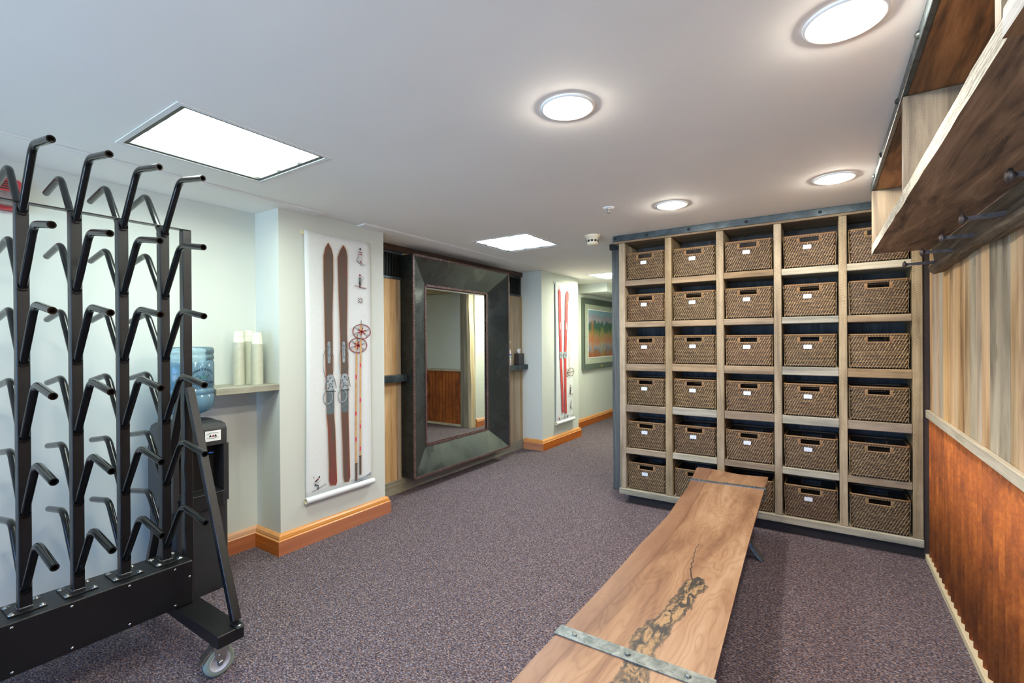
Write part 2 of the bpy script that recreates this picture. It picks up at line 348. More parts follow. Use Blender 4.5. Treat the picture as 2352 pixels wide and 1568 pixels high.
def slabmat():
    m = NT('live_edge_slab_wood'); v = m.obj()
    at = m.n('ShaderNodeAttribute', attribute_name='burl'); sep = m.n('ShaderNodeSeparateColor'); m.l(at.outputs['Color'], sep.inputs[0])
    warp = m.noise(m.mapped(v, (3.0, 0.9, 1)), 1.5, 3, 0.5)
    xx = m.n('ShaderNodeSeparateXYZ'); m.l(v, xx.inputs[0])
    q = m.math('ADD', m.math('MULTIPLY', xx.outputs['X'], 9.0), m.math('MULTIPLY', warp, 9.0))
    ring = m.math('ABSOLUTE', m.math('SUBTRACT', m.math('FRACT', m.math('MULTIPLY', q, 2.3)), 0.5))
    big = m.noise(m.mapped(v, (7, 1.0, 1)), 1.2, 4, 0.6, 0.5)
    c = m.ramp(big, [(0.34, rgb(112, 78, 56)), (0.46, rgb(136, 101, 74)), (0.55, rgb(149, 115, 86)), (0.70, rgb(164, 132, 104))])
    c = m.mix(0.55, c, m.ramp(ring, [(0.0, (0.62, 0.50, 0.42, 1)), (0.10, (0.86, 0.80, 0.74, 1)), (0.3, (1, 1, 1, 1))]), 'MULTIPLY')
    fine = m.noise(m.mapped(v, (220, 6, 220)), 1, 3)
    c = m.mix(0.3, c, m.ramp(fine, [(0.3, (0.66, 0.58, 0.52, 1)), (0.55, (1, 1, 1, 1))]), 'MULTIPLY')
    # sapwood band along the live edge (green channel) and its dark line (blue)
    c = m.mix(m.math('MULTIPLY', sep.outputs[1], 0.55), c, rgb(118, 84, 64))
    c = m.mix(m.math('MULTIPLY', sep.outputs[2], 0.7), c, rgb(96, 60, 42))
    # burl and crack (red channel)
    bn = m.noise(m.mapped(v, (1.0, 0.5, 1)), 30, 5, 0.7, 0.6)
    edge = m.math('ADD', sep.outputs[0], m.math('MULTIPLY', m.math('SUBTRACT', bn, 0.5), 1.1))
    bc = m.ramp(m.noise(m.mapped(v, (1.0, 0.42, 1)), 34, 4, 0.7, 1.0), [(0.40, rgb(38, 35, 34)), (0.47, rgb(66, 56, 46)), (0.51, rgb(116, 90, 62)), (0.60, rgb(150, 120, 84))])
    mask = m.ramp(edge, [(0.42, (0, 0, 0, 1)), (0.50, (1, 1, 1, 1))])
    rim = m.ramp(edge, [(0.34, (0, 0, 0, 1)), (0.42, (1, 1, 1, 1)), (0.56, (1, 1, 1, 1)), (0.66, (0, 0, 0, 1))])
    c = m.mix(mask, c, bc)
    c = m.mix(m.math('MULTIPLY', rim, 0.65), c, rgb(52, 44, 40))
    al = m.n('ShaderNodeAttribute', attribute_name='crack'); sc = m.n('ShaderNodeSeparateColor'); m.l(al.outputs['Color'], sc.inputs[0])
    ck = m.math('ADD', sc.outputs[0], m.math('MULTIPLY', m.math('SUBTRACT', bn, 0.5), 0.35))
    c = m.mix(m.ramp(ck, [(0.55, (0, 0, 0, 1)), (0.65, (1, 1, 1, 1))]), c, rgb(56, 44, 38))
    m.col(c); m.set(0.42); m.bump(fine, 0.08, 0.002); return m.m
MT['slab'] = slabmat()
MT['slabend'] = wood('slab_underside_wood', [(140, 92, 60), (176, 122, 82)], 'Y', knots=0.0)

# ------------------------------------------------------------------ mesh builder
class MB:
    def __init__(s): s.v = []; s.f = []; s.m = []; s.sm = []
    def add(s, vs, fs, m=0, sm=False):
        b = len(s.v); s.v += [tuple(p) for p in vs]
        for f in fs: s.f.append(tuple(b + i for i in f)); s.m.append(m); s.sm.append(sm)
        return s
    def box(s, x0, x1, y0, y1, z0, z1, m=0):
        return s.hexa([(x0, y0, z0), (x1, y0, z0), (x1, y1, z0), (x0, y1, z0), (x0, y0, z1), (x1, y0, z1), (x1, y1, z1), (x0, y1, z1)], m)
    def hexa(s, p, m=0):
        return s.add(p, [(0, 3, 2, 1), (4, 5, 6, 7), (0, 1, 5, 4), (1, 2, 6, 5), (2, 3, 7, 6), (3, 0, 4, 7)], m)
    def tube(s, pts, r, seg=10, m=0, cap=True, hollow=0.0, up=None, rs=None):
        pts = [Vector(p) for p in pts]; n = len(pts); rings = []
        t0 = (pts[1] - pts[0]).normalized(); ref = Vector((0, 0, 1)) if abs(t0.z) < 0.9 else Vector((1, 0, 0))
        a = t0.cross(ref).normalized()
        for i, p in enumerate(pts):
            if i == 0: t = t0
            elif i == n - 1: t = (pts[i] - pts[i - 1]).normalized()
            else: t = ((pts[i + 1] - p).normalized() + (p - pts[i - 1]).normalized()).normalized()
            a = (a - t * a.dot(t)).normalized(); b = t.cross(a)
            rr = rs[i] if rs else r
            rings.append([p + (a * math.cos(2 * PI * k / seg) + b * math.sin(2 * PI * k / seg)) * rr for k in range(seg)])
        vs = [q for rg in rings for q in rg]; fs = []
        for i in range(n - 1):
            for k in range(seg):
                fs.append((i * seg + k, i * seg + (k + 1) % seg, (i + 1) * seg + (k + 1) % seg, (i + 1) * seg + k))
        s.add(vs, fs, m, True)
        if hollow:
            t = (pts[-1] - pts[-2]).normalized(); outer = rings[-1]; c = pts[-1]
            inner = [c + (q - c) * hollow for q in outer]; deep = [q - t * r * 2.5 for q in inner]
            vs = outer + inner + deep; fs = []
            for k in range(seg):
                k2 = (k + 1) % seg
                fs.append((k, k2, seg + k2, seg + k)); fs.append((seg + k, seg + k2, 2 * seg + k2, 2 * seg + k))
            fs.append(tuple(2 * seg + k for k in range(seg)))
            s.add(vs, fs, m)
            s.add(rings[0], [tuple(reversed(range(seg)))], m)
        elif cap:
            s.add(rings[0], [tuple(reversed(range(seg)))], m); s.add(rings[-1], [tuple(range(seg))], m)
        return s
    def lathe(s, c, prof, seg=24, m=0, axis='Z', sm=True):
        cx, cy, cz = c; vs = []; fs = []; n = len(prof)
        for r, h in prof:
            for k in range(seg):
                a = 2 * PI * k / seg; x, y = r * math.cos(a), r * math.sin(a)
                vs.append({'Z': (cx + x, cy + y, cz + h), 'X': (cx + h, cy + x, cz + y), 'Y': (cx + y, cy + h, cz + x)}[axis])
        for i in range(n - 1):
            for k in range(seg):
                k2 = (k + 1) % seg; fs.append((i * seg + k, i * seg + k2, (i + 1) * seg + k2, (i + 1) * seg + k))
        return s.add(vs, fs, m, sm)
    def disc(s, c, r, seg=16, axis='Z', m=0):
        cx, cy, cz = c; vs = []
        for k in range(seg):
            a = 2 * PI * k / seg; x, y = r * math.cos(a), r * math.sin(a)
            vs.append({'Z': (cx + x, cy + y, cz), 'X': (cx, cy + x, cz + y), 'Y': (cx + y, cy, cz + x)}[axis])
        return s.add(vs, [tuple(range(seg))], m)
    def prism(s, poly, lo, hi, axis='X', m=0):
        n = len(poly); P = lambda u, w, t: {'X': (t, u, w), 'Y': (u, t, w), 'Z': (u, w, t)}[axis]
        vs = [P(u, w, lo) for u, w in poly] + [P(u, w, hi) for u, w in poly]
        fs = [tuple(range(n)), tuple(reversed(range(n, 2 * n)))] + [(i, n + i, n + (i + 1) % n, (i + 1) % n) for i in range(n)]
        return s.add(vs, fs, m)
    def build(s, name, mats, parent=None, bevel=0.0, recalc=True, seg=1, weld=False):
        if not isinstance(mats, (list, tuple)): mats = [mats]
        off = Vector((0, 0, 0))
        if parent is not None:
            p = parent
            while p is not None: off += p.location; p = p.parent
        else:
            xs = [v[0] for v in s.v]; ys = [v[1] for v in s.v]; zs = [v[2] for v in s.v]
            off = Vector(((min(xs) + max(xs)) / 2, (min(ys) + max(ys)) / 2, min(zs)))
        me = bpy.data.meshes.new(name)
        me.from_pydata([(v[0] - off.x, v[1] - off.y, v[2] - off.z) for v in s.v], [], s.f)
        for mm in mats: me.materials.append(MT[mm] if isinstance(mm, str) else mm)
        for i, p in enumerate(me.polygons): p.material_index = s.m[i]; p.use_smooth = s.sm[i]
        if recalc:
            b = bmesh.new(); b.from_mesh(me)
            if weld: bmesh.ops.remove_doubles(b, verts=b.verts, dist=1e-5)
            bmesh.ops.recalc_face_normals(b, faces=b.faces); b.to_mesh(me); b.free()
        me.update()
        o = bpy.data.objects.new(name, me); COL.objects.link(o)
        if parent is not None: o.parent = parent
        else: o.location = off
        if bevel:
            bv = o.modifiers.new('bevel', 'BEVEL'); bv.width = bevel; bv.segments = seg; bv.limit_method = 'ANGLE'; bv.angle_limit = math.radians(50)
        return o

def tag(o, label=None, cat=None, group=None, kind=None):
    if label: o['label'] = label
    if cat: o['category'] = cat
    if group: o['group'] = group
    if kind: o['kind'] = kind
    return o
def thing(name, loc, label, cat, group=None):
    o = bpy.data.objects.new(name, None); COL.objects.link(o); o.location = loc; o.empty_display_size = 0.1
    return tag(o, label, cat, group)
def struct(o): o['kind'] = 'structure'; return o
def boxo(name, x0, x1, y0, y1, z0, z1, mat, parent=None, bevel=0.0):
    return MB().box(x0, x1, y0, y1, z0, z1).build(name, mat, parent, bevel)
def copy_tree(o, parent=None):
    c = o.copy(); COL.objects.link(c); c.parent = parent
    for ch in list(o.children): copy_tree(ch, c)
    return c
def smooth_path(pts, bend=0.03, n=5):
    """rounds every inner corner of a poly-line"""
    P = [Vector(p) for p in pts]; out = [P[0]]
    for i in range(1, len(P) - 1):
        a = P[i] + (P[i - 1] - P[i]).normalized() * bend; b = P[i] + (P[i + 1] - P[i]).normalized() * bend
        for k in range(n + 1):
            t = k / n; out.append(a * (1 - t) ** 2 + P[i] * 2 * t * (1 - t) + b * t * t)
    out.append(P[-1]); return out

# ================================================================== THE ROOM
H = 2.40
XA, XC, XR = -3.43, -3.13, 0.60        # recess wall face, column face, right wall face
Y1, Y2, Y3, Y4 = 1.818, 2.745, 5.44, 6.55
YB = -2.5
struct(boxo('floor', -4.0, 2.6, YB - 0.15, 10.4, -0.1, 0.0, 'carpet'))
# ceiling, with openings cut for troffers
def troffer_rects():
    return [(-2.735, -2.115, 0.835, 1.48), (-2.775, -2.165, 3.515, 4.125), (-2.83, -2.22, 6.21, 6.80)]
def ceiling():
    xs = sorted({-4.0, 2.6} | {v for r in troffer_rects() for v in r[:2]}); ys = sorted({YB - 0.15, 10.4} | {v for r in troffer_rects() for v in r[2:]})
    b = MB()
    for i in range(len(xs) - 1):
        for j in range(len(ys) - 1):
            cx, cy = (xs[i] + xs[i + 1]) / 2, (ys[j] + ys[j + 1]) / 2
            if any(r[0] < cx < r[1] and r[2] < cy < r[3] for r in troffer_rects()): continue
            b.box(xs[i], xs[i + 1], ys[j], ys[j + 1], H, H + 0.12)
    return struct(b.build('ceiling', 'ceil'))
ceiling()
wl = MB()
wl.box(-3.75, XA, YB - 0.2, Y1, 0, H).box(-3.75, XC, Y1, Y2, 0, H).box(-3.75, -3.455, Y2, Y3, 0, H).box(-3.75, XC, Y3, Y4, 0, H).box(-3.75, XA, Y4, 10.2, 0, H)
wall_left = struct(wl.build('wall_left', 'wall'))
# wall behind the camera, with an unseen window added as fill for the room
wb = MB(); WX0, WX1, WZ0, WZ1 = -3.30, 0.45, 0.10, 2.30
wb.box(-3.43, WX0, YB - 0.15, YB, 0, H).box(WX1, 0.6, YB - 0.15, YB, 0, H).box(WX0, WX1, YB - 0.15, YB, 0, WZ0).box(WX0, WX1, YB - 0.15, YB, WZ1, H)
struct(wb.build('wall_back', 'wall'))
wf = MB()
for a, b_, c, d in ((WX0, WX1, WZ0, WZ0 + 0.06), (WX0, WX1, WZ1 - 0.06, WZ1), (WX0, WX0 + 0.06, WZ0 + 0.06, WZ1 - 0.06), (WX1 - 0.06, WX1, WZ0 + 0.06, WZ1 - 0.06), (-1.45, -1.39, WZ0 + 0.06, WZ1 - 0.06)):
    wf.box(a, b_, YB - 0.12, YB - 0.05, c, d)
win = struct(wf.build('fill_window_1', 'white'))
boxo('fill_window_pane', WX0 + 0.06, WX1 - 0.06, YB - 0.09, YB - 0.085, WZ0 + 0.06, WZ1 - 0.06, 'pane', win)
# right wall with board cladding, wainscot and trims
wr = struct(boxo('wall_right', XR, XR + 0.15, YB - 0.15, 4.46, 0, H, 'wall'))
bd = MB(); random.seed(5); y = YB
while y < 4.06:
    w = random.choice((0.085, 0.10, 0.12, 0.14, 0.155)); y1 = min(y + w, 4.075); d = random.uniform(0, 0.004)
    bd.box(0.574 + d, 0.5995, y + 0.0008, y1 - 0.0008, 0.97, H - 0.001); y = y1
struct(bd.build('board_cladding', 'wallboard', wr, 0.0015))
cg = MB(); pitch = 0.077; n = int((4.075 - YB) / pitch * 12); vs = []; fs = []
for i in range(n + 1):
    yy = YB + (4.075 - YB) * i / n; xx = 0.580 - 0.0135 * math.sin(2 * PI * (yy - 0.02) / pitch)
    vs += [(xx, yy, 0.035), (xx, yy, 0.965)]
for i in range(n): fs.append((2 * i, 2 * i + 2, 2 * i + 3, 2 * i + 1))
cg.add(vs, fs, 0, True)
cgo = struct(cg.build('corrugated_wainscot', 'rust', wr, recalc=False)); so = cgo.modifiers.new('thick', 'SOLIDIFY'); so.thickness = 0.001
struct(boxo('wainscot_cap', 0.553, 0.5745, YB, 4.07, 0.940, 0.990, 'capwood', wr, 0.002))
struct(boxo('base_rail', 0.552, 0.5995, YB, 4.10, 0.0, 0.036, 'basepale', wr, 0.002))
# partition behind the basket cubby + its dark end board
struct(boxo('wall_partition', -1.715, 0.75, 4.462, 4.56, 0, H - 0.04, 'wall'))
pe = boxo('trim_1', -1.735, -1.543, 4.40, 4.461, 0.0, 2.345, 'slateplank', None, 0.003); struct(pe)
struct(boxo('end_cap', -1.752, -1.543, 4.385, 4.475, 2.345, 2.399, 'black', pe))
struct(boxo('trim_2', 0.545, 0.5995, 4.095, 4.43, 0.0, 2.34, 'filler', None))
# hall behind, seen in the mirror
hw = struct(boxo('wall_hall', -1.66, 2.3, 6.27, 6.40, 0, H, 'wall'))
hc = MB(); vs = []; fs = []; n = int(2.2 / pitch * 12)
for i in range(n + 1):
    xx = -1.655 + 2.2 * i / n; yy = 6.245 - 0.012 * math.sin(2 * PI * xx / pitch); vs += [(xx, yy, 0.035), (xx, yy, 0.955)]
for i in range(n): fs.append((2 * i, 2 * i + 2, 2 * i + 3, 2 * i + 1))
hc.add(vs, fs, 0, True); struct(hc.build('corrugated_wainscot', 'rust', hw, recalc=False))
struct(boxo('wainscot_cap', -1.66, 0.545, 6.215, 6.269, 0.945, 0.985, 'capwood', hw)); struct(boxo('base_rail', -1.66, 0.545, 6.22, 6.269, 0, 0.035, 'basepale', hw))
struct(boxo('wall_hall_end', 0.60, 0.75, 4.561, 6.269, 0, H, 'wall'))
tp = MB()
tp.box(-1.81, -1.661, 6.18, 6.30, 0, 2.30)
t3 = struct(tp.build('trim_3', 'timber', None, 0.003))
le = MB(); N = 14
for i in range(N):
    z0, z1 = 2.39 * i / N, 2.39 * (i + 1) / N; f = lambda z: -1.855 - 0.018 * math.sin(z * 1.9 + 0.4) + 0.006 * math.sin(z * 7)
    le.hexa([(f(z0), 6.20, z0), (-1.811, 6.20, z0), (-1.811, 6.32, z0), (f(z0), 6.32, z0), (f(z1), 6.20, z1), (-1.811, 6.20, z1), (-1.811, 6.32, z1), (f(z1), 6.32, z1)])
struct(le.build('live_edge_board', 'timberlight', t3, weld=True))
struct(boxo('lintel', -1.81, 0.55, 6.16, 6.268, 2.30, 2.385, 'timberX', t3))
struct(boxo('wall_corridor', -1.87, -1.72, 6.325, 10.2, 0, H, 'wall'))
struct(boxo('wall_end', -3.43, -1.72, 10.2, 10.35, 0, H, 'wall'))
struct(boxo('ceiling_bulkhead', -3.428, -2.93, 7.22, 10.19, 2.255, 2.399, 'wall'))
# flat lowered strips of the ceiling beside the left wall
struct(boxo('trim_4', XA + 0.001, -3.03, YB, 2.10, 2.388, 2.3995, 'ceil', None, 0.003))
struct(boxo('trim_5', -3.45, -3.03, 2.47, 5.36, 2.388, 2.3995, 'ceil', None, 0.003))
boxo('reveal', -3.03, -3.018, YB, 2.10, 2.3885, 2.3994, 'trimwhite', bpy.data.objects['trim_4'])
boxo('reveal', -3.03, -3.018, 2.46, 5.36, 2.3885, 2.3994, 'trimwhite', bpy.data.objects['trim_5'])

# baseboards: profile extruded, mitred around the columns
def baseboard(name, pts, ext0=0.0, ext1=0.0):
    """pts: wall-face corner points, room on the right-hand side offset; profile lifted outwards by mitre"""
    prof = [(0.0, 0.0), (0.034, 0.0), (0.034, 0.098), (0.026, 0.104), (0.026, 0.112), (0.022, 0.128), (0.010, 0.138), (0.0, 0.142)]
    P = [Vector((p[0], p[1])) for p in pts]; n = len(P); dirs = [(P[i + 1] - P[i]).normalized() for i in range(n - 1)]
    nor = [Vector((d.y, -d.x)) for d in dirs]
    b = MB(); rings = []
    for i in range(n):
        if i == 0: o = nor[0]
        elif i == n - 1: o = nor[-1]
        else:
            o = (nor[i - 1] + nor[i]); o = o / (1 + nor[i - 1].dot(nor[i]))
        rings.append([(P[i].x + o.x * (a + 0.0005), P[i].y + o.y * (a + 0.0005), z) for a, z in prof])
    k = len(prof)
    for i in range(n - 1):
        alongY = abs(dirs[i].y) > 0.5
        b.add(rings[i] + rings[i + 1], [(j, k + j, k + j + 1, j + 1) for j in range(2)], 0 if alongY else 1)
        b.add(rings[i] + rings[i + 1], [(j, k + j, k + j + 1, j + 1) for j in range(2, k - 1)], 2)
    b.add(rings[0], [tuple(range(k))], 1); b.add(rings[-1], [tuple(reversed(range(k)))], 1)
    return struct(b.build(name, ['base', 'baseX', 'capY']))
baseboard('baseboard_left', [(XA, YB), (XA, Y1), (XC, Y1), (XC, Y2), (XC - 0.12, Y2)])
baseboard('baseboard_column', [(-3.41, Y3), (XC, Y3), (XC, Y4), (XA, Y4), (XA, 10.19)])
baseboard('baseboard_corridor', [(-1.87, 10.19), (-1.87, 6.325)])

# ================================================================== LIGHTS OF THE ROOM + ADDED FILL
def troffer(rect, label, group, cells, e, name='ceiling_troffer'):
    x0, x1, y0, y1 = rect; t = thing(name, ((x0 + x1) / 2, (y0 + y1) / 2, H), label, 'ceiling light', group)
    fr = MB(); w = 0.022
    for a, b_, c, d in ((x0 - w, x0, y0 - w, y1 + w), (x1, x1 + w, y0 - w, y1 + w), (x0, x1, y0 - w, y0), (x0, x1, y1, y1 + w)): fr.box(a, b_, c, d, H - 0.004, H - 0.0005)
    fr.build('outer_flange', 'trimwhite', t)
    fr = MB(); g = 0.020
    for a, b_, c, d in ((x0, x0 + g, y0, y1), (x1 - g, x1, y0, y1), (x0 + g, x1 - g, y0, y0 + g), (x0 + g, x1 - g, y1 - g, y1)): fr.box(a, b_, c, d, H + 0.0005, H + 0.012)
    fr.build('shadow_gap', 'black', t)
    hs = MB(); hs.box(x0, x1, y0, y1, H + 0.045, H + 0.055)
    for a, b_, c, d in ((x0, x0 + 0.004, y0, y1), (x1 - 0.004, x1, y0, y1), (x0, x1, y0, y0 + 0.004), (x0, x1, y1 - 0.004, y1)): hs.box(a, b_, c, d, H + 0.0125, H + 0.045)
    hs.build('housing', 'white', t)
    MB().add([(x0 + g, y0 + g, H + 0.024), (x1 - g, y0 + g, H + 0.024), (x1 - g, y1 - g, H + 0.024), (x0 + g, y1 - g, H + 0.024)], [(0, 3, 2, 1)]).build('lamp_diffuser', e, t, recalc=False)
    lv = MB(); nx, ny = cells; lw = 0.0012 if ny == 1 else 0.004
    for i in range(1, nx): xx = x0 + g + (x1 - x0 - 2 * g) * i / nx; lv.box(xx - lw, xx + lw, y0 + g, y1 - g, H + 0.002, H + 0.022)
    for i in range(1, ny): yy = y0 + g + (y1 - y0 - 2 * g) * i / ny; lv.box(x0 + g, x1 - g, yy - lw, yy + lw, H + 0.002, H + 0.022)
    lv.build('louvre', 'louvre', t)
    return t
m_ = NT('louvre_aluminium'); m_.col(m_.ramp(m_.noise(m_.obj(), 8, 2), [(0.3, rgb(110, 118, 124)), (0.7, rgb(130, 138, 142))])); m_.set(0.5, 0.2); MT['louvre'] = m_.m
te = emis('troffer_glow', (238, 255, 240), TROFFER_E); te2 = emis('louvred_troffer_glow', (236, 248, 255), TROFFER_E * 1.35); te3 = emis('corridor_troffer_glow', (250, 255, 232), TROFFER_E * 2.2)
R = troffer_rects()
troffer(R[0], 'large recessed fluorescent panel glowing white above the black boot drying rack', None, (3, 1), te)
troffer(R[1], 'recessed light with square louvre cells in the ceiling before the tall mirror', None, (3, 3), te2)
troffer(R[2], 'farthest recessed fluorescent panel, half hidden by the basket cubby', None, (3, 1), te3)

def downlight(x, y, label):
    t = thing('downlight', (x, y, H), label, 'ceiling light', None)
    MB().lathe((x, y, H), [(0.108, -0.0005), (0.108, -0.005), (0.100, -0.008), (0.078, -0.004), (0.074, -0.0015)], 40).build('trim_ring', 'white', t)
    MB().lathe((x, y, H), [(0.075, -0.005), (0.072, -0.013), (0.060, -0.018), (0.030, -0.021), (0.0005, -0.0215)], 40).build('lens', se, t)
    return t
se = emis('downlight_glow', (255, 246, 232), SPOT_E)
downlight(-0.86, 1.715, 'round downlight in the middle of the ceiling, second nearest of the round ones')
downlight(-0.88, 3.354, 'smallest-looking round downlight, above the third column of baskets')
downlight(0.055, 3.345, 'round downlight close to the overhead cubby, farther of that row')
downlight(0.055, 1.71, 'largest-looking round downlight, cut by the top edge of the photo beside the overhead cubby')

downlight(0.055, 0.10, 'unseen fill light added behind the camera near the right wall')  # added out of view to brighten the room, as is the next one
downlight(-0.86, 0.05, 'unseen fill light added behind the camera in the middle of the ceiling')

# ================================================================== BOOT DRYING RACK
BX = -2.66
rack = thing('boot_drying_rack', (BX, 0.65, 0), 'black steel rolling boot drying rack with rows of bent tube pegs', 'boot rack')
beam = boxo('base_beam', -2.745, -2.55, 0.265, 1.040, 0.205, 0.410, 'powder', rack, 0.004)
for yy, zz in [(y_, z_) for y_ in (0.43, 0.60, 0.79, 0.965) for z_ in (0.392, 0.223)] + [(1.025, 0.335)]:
    MB().lathe((-2.55, yy, zz), [(0.0055, 0.0), (0.005, 0.002), (0.003, 0.0035), (0.0003, 0.004)], 10, axis='X').build('rivet', 'chrome', beam)
PY = [0.484 + 0.1607 * i for i in range(4)]
pegline = [(0.0, 0.0), (0.172, 0.222), (0.395, 0.188)]
def upright(yc, z0, z1):
    return MB().box(BX - 0.02, BX + 0.02, yc - 0.02, yc + 0.02, z0, z1).build('upright', 'powder', rack, 0.003)
def peg_mesh(side):
    pts = [(side * (0.0 + a), 0, h) for a, h in pegline]
    return smooth_path(pts, 0.045, 6)
peg0 = {}
for i, yc in enumerate(PY):
    u = upright(yc, 0.414, 2.018)
    for r in range(6):
        z = 1.985 - 0.2995 * r
        for side in (1, -1):
            base = Vector((BX + side * 0.0195, yc, z))
            if side not in peg0:
                b = MB(); b.tube(peg_mesh(side), 0.0135, 14, hollow=0.66)
                b.lathe((0, 0, 0), [(0.0165, 0.0), (0.019, 0.004), (0.0165, 0.008)], 14, axis='X') if side > 0 else b.lathe((-0.008, 0, 0), [(0.0165, 0.0), (0.019, 0.004), (0.0165, 0.008)], 14, axis='X')
                o = b.build('peg', 'tube', None); me = o.data
                # origin to peg base
                off = o.location.copy(); me.transform(Matrix.Translation(off)); o.location = (0, 0, 0)
                peg0[side] = me; bpy.data.objects.remove(o)
            p = bpy.data.objects.new('peg', peg0[side]); COL.objects.link(p); p.parent = rack; p.location = base - rack.location
    pl = boxo('mounting_plate', -2.722, -2.600, yc - 0.055, yc + 0.055, 0.4105, 0.4145, 'powder', rack, 0.001)
    for dx in (-0.045, 0.045):
        for dy in (-0.043, 0.043): MB().lathe((BX + dx, yc + dy, 0.4145), [(0.0125, 0), (0.0125, 0.002), (0.0075, 0.0025), (0.007, 0.006), (0.0003, 0.0065)], 10).build('bolt', 'chrome', pl)
    we = MB(); random.seed(i)
    pts = [(BX + 0.022, yc - 0.02 + 0.04 * k / 8, 0.4165 + random.uniform(-0.001, 0.001)) for k in range(9)]
    we.tube(pts, 0.0035, 8); we.tube([(BX - 0.018 + 0.036 * k / 6, yc - 0.022, 0.416) for k in range(7)], 0.0028, 6)
    we.build('weld_bead', 'weld', pl)
upright(1.062, 0.205, 2.018); upright(0.250, 0.205, 2.018)
MB().box(BX - 0.02, BX + 0.02, 0.230, 1.082, 2.0185, 2.024).build('top_bar', 'powder', rack, 0.001)
for yc, s in ((1.025, 1), (0.275, -1)):
    ft = boxo('foot', -3.17, -2.155, yc - 0.056, yc + 0.056, 0.150, 0.204, 'powder', rack, 0.003)
    yy = 1.062 if s > 0 else 0.250
    for side in (1, -1):
        xb = -2.19 if side > 0 else -3.135
        a = Vector((BX + side * 0.030, yy, 1.235)); c = Vector((xb, yy, 0.222)); d = (c - a).normalized(); nrm = Vector((-d.z, 0, d.x)) * 0.016
        hy = Vector((0, 0.018, 0))
        q = MB(); q.hexa([c - nrm - hy, c + nrm - hy, c + nrm + hy, c - nrm + hy, a - nrm - hy, a + nrm - hy, a + nrm + hy, a - nrm + hy])
        q.hexa([c + Vector((-.02, -.018, -.017)), c + Vector((.05, -.018, -.017)), c + Vector((.05, .018, -.017)), c + Vector((-.02, .018, -.017)), c + Vector((-.02, -.018, -.008)), c + Vector((.03, -.018, -.012)), c + Vector((.03, .018, -.012)), c + Vector((-.02, .018, -.008))])
        q.build('diagonal_brace', 'powder', rack, 0.002)
        bb = MB(); bb.lathe((xb + side * 0.028, yy, 0.2075), [(0.008, 0), (0.008, 0.003), (0.0003, 0.0045)], 10); bb.lathe((BX + side * 0.0, yy, 0.205), [(0.001, 0), (0.001, 0.001)], 6); bb.build('brace_bolt', 'chrome', ft)
        # caster
        wx = (-2.225 if side > 0 else -3.10); wy = yc - 0.02
        cs = MB(); cs.box(wx - 0.035, wx + 0.035, yc - 0.045, yc + 0.045, 0.146, 0.1497); cs.lathe((wx, yc, 0.136), [(0.036, 0.010), (0.038, 0.006), (0.030, 0.0)], 20)
        for e in (-1, 1):
            cs.prism([(wy - 0.03, 0.140), (wy + 0.045, 0.140), (wy + 0.016, 0.062), (wy + 0.008, 0.048), (wy - 0.008, 0.048), (wy - 0.014, 0.060)], wx + e * 0.0185, wx + e * 0.0215)
        cs.box(wx - 0.0215, wx + 0.0215, wy - 0.032, wy + 0.046, 0.136, 0.1395)
        co = cs.build('caster_fork', 'chrome', rack, 0.001)
        MB().lathe((wx, wy, 0.0625), [(0.044, -0.015), (0.056, -0.015), (0.0615, -0.010), (0.0625, 0.0), (0.0615, 0.010), (0.056, 0.015), (0.044, 0.015)], 36, axis='X').build('tyre', 'rubber', co)
        hb = MB(); hb.lathe((wx, wy, 0.0625), [(0.0003, -0.013), (0.034, -0.010), (0.036, -0.013), (0.044, -0.0145), (0.044, 0.0145), (0.036, 0.013), (0.034, 0.010), (0.0003, 0.013)], 36, axis='X'); hb.build('wheel_hub', 'hubgrey', co)
        ax = MB(); ax.lathe((wx + 0.0215, wy, 0.0625), [(0.0095, 0), (0.0095, 0.004), (0.006, 0.006), (0.0003, 0.007)], 12, axis='X'); ax.lathe((wx + 0.0215, wy - 0.004, 0.096), [(0.006, 0), (0.006, 0.003), (0.0003, 0.004)], 10, axis='X'); ax.lathe((wx - 0.0285, wy, 0.0625), [(0.0003, 0), (0.0095, 0.002), (0.0095, 0.007)], 12, axis='X')
        ax.build('axle_nut', 'chrome', co)
        bk = MB()
        bk.hexa([(wx - 0.017, wy - 0.064, 0.098), (wx + 0.017, wy - 0.064, 0.098), (wx + 0.017, wy - 0.030, 0.128), (wx - 0.017, wy - 0.030, 0.128), (wx - 0.017, wy - 0.070, 0.104), (wx + 0.017, wy - 0.070, 0.104), (wx + 0.017, wy - 0.032, 0.134), (wx - 0.017, wy - 0.032, 0.134)])
        bk.hexa([(wx - 0.014, wy - 0.080, 0.082), (wx + 0.014, wy - 0.080, 0.082), (wx + 0.014, wy - 0.062, 0.092), (wx - 0.014, wy - 0.062, 0.092), (wx - 0.014, wy - 0.082, 0.088), (wx + 0.014, wy - 0.082, 0.088), (wx + 0.014, wy - 0.064, 0.099), (wx - 0.014, wy - 0.064, 0.099)])
        bk.build('brake_pedal', 'chrome', co)

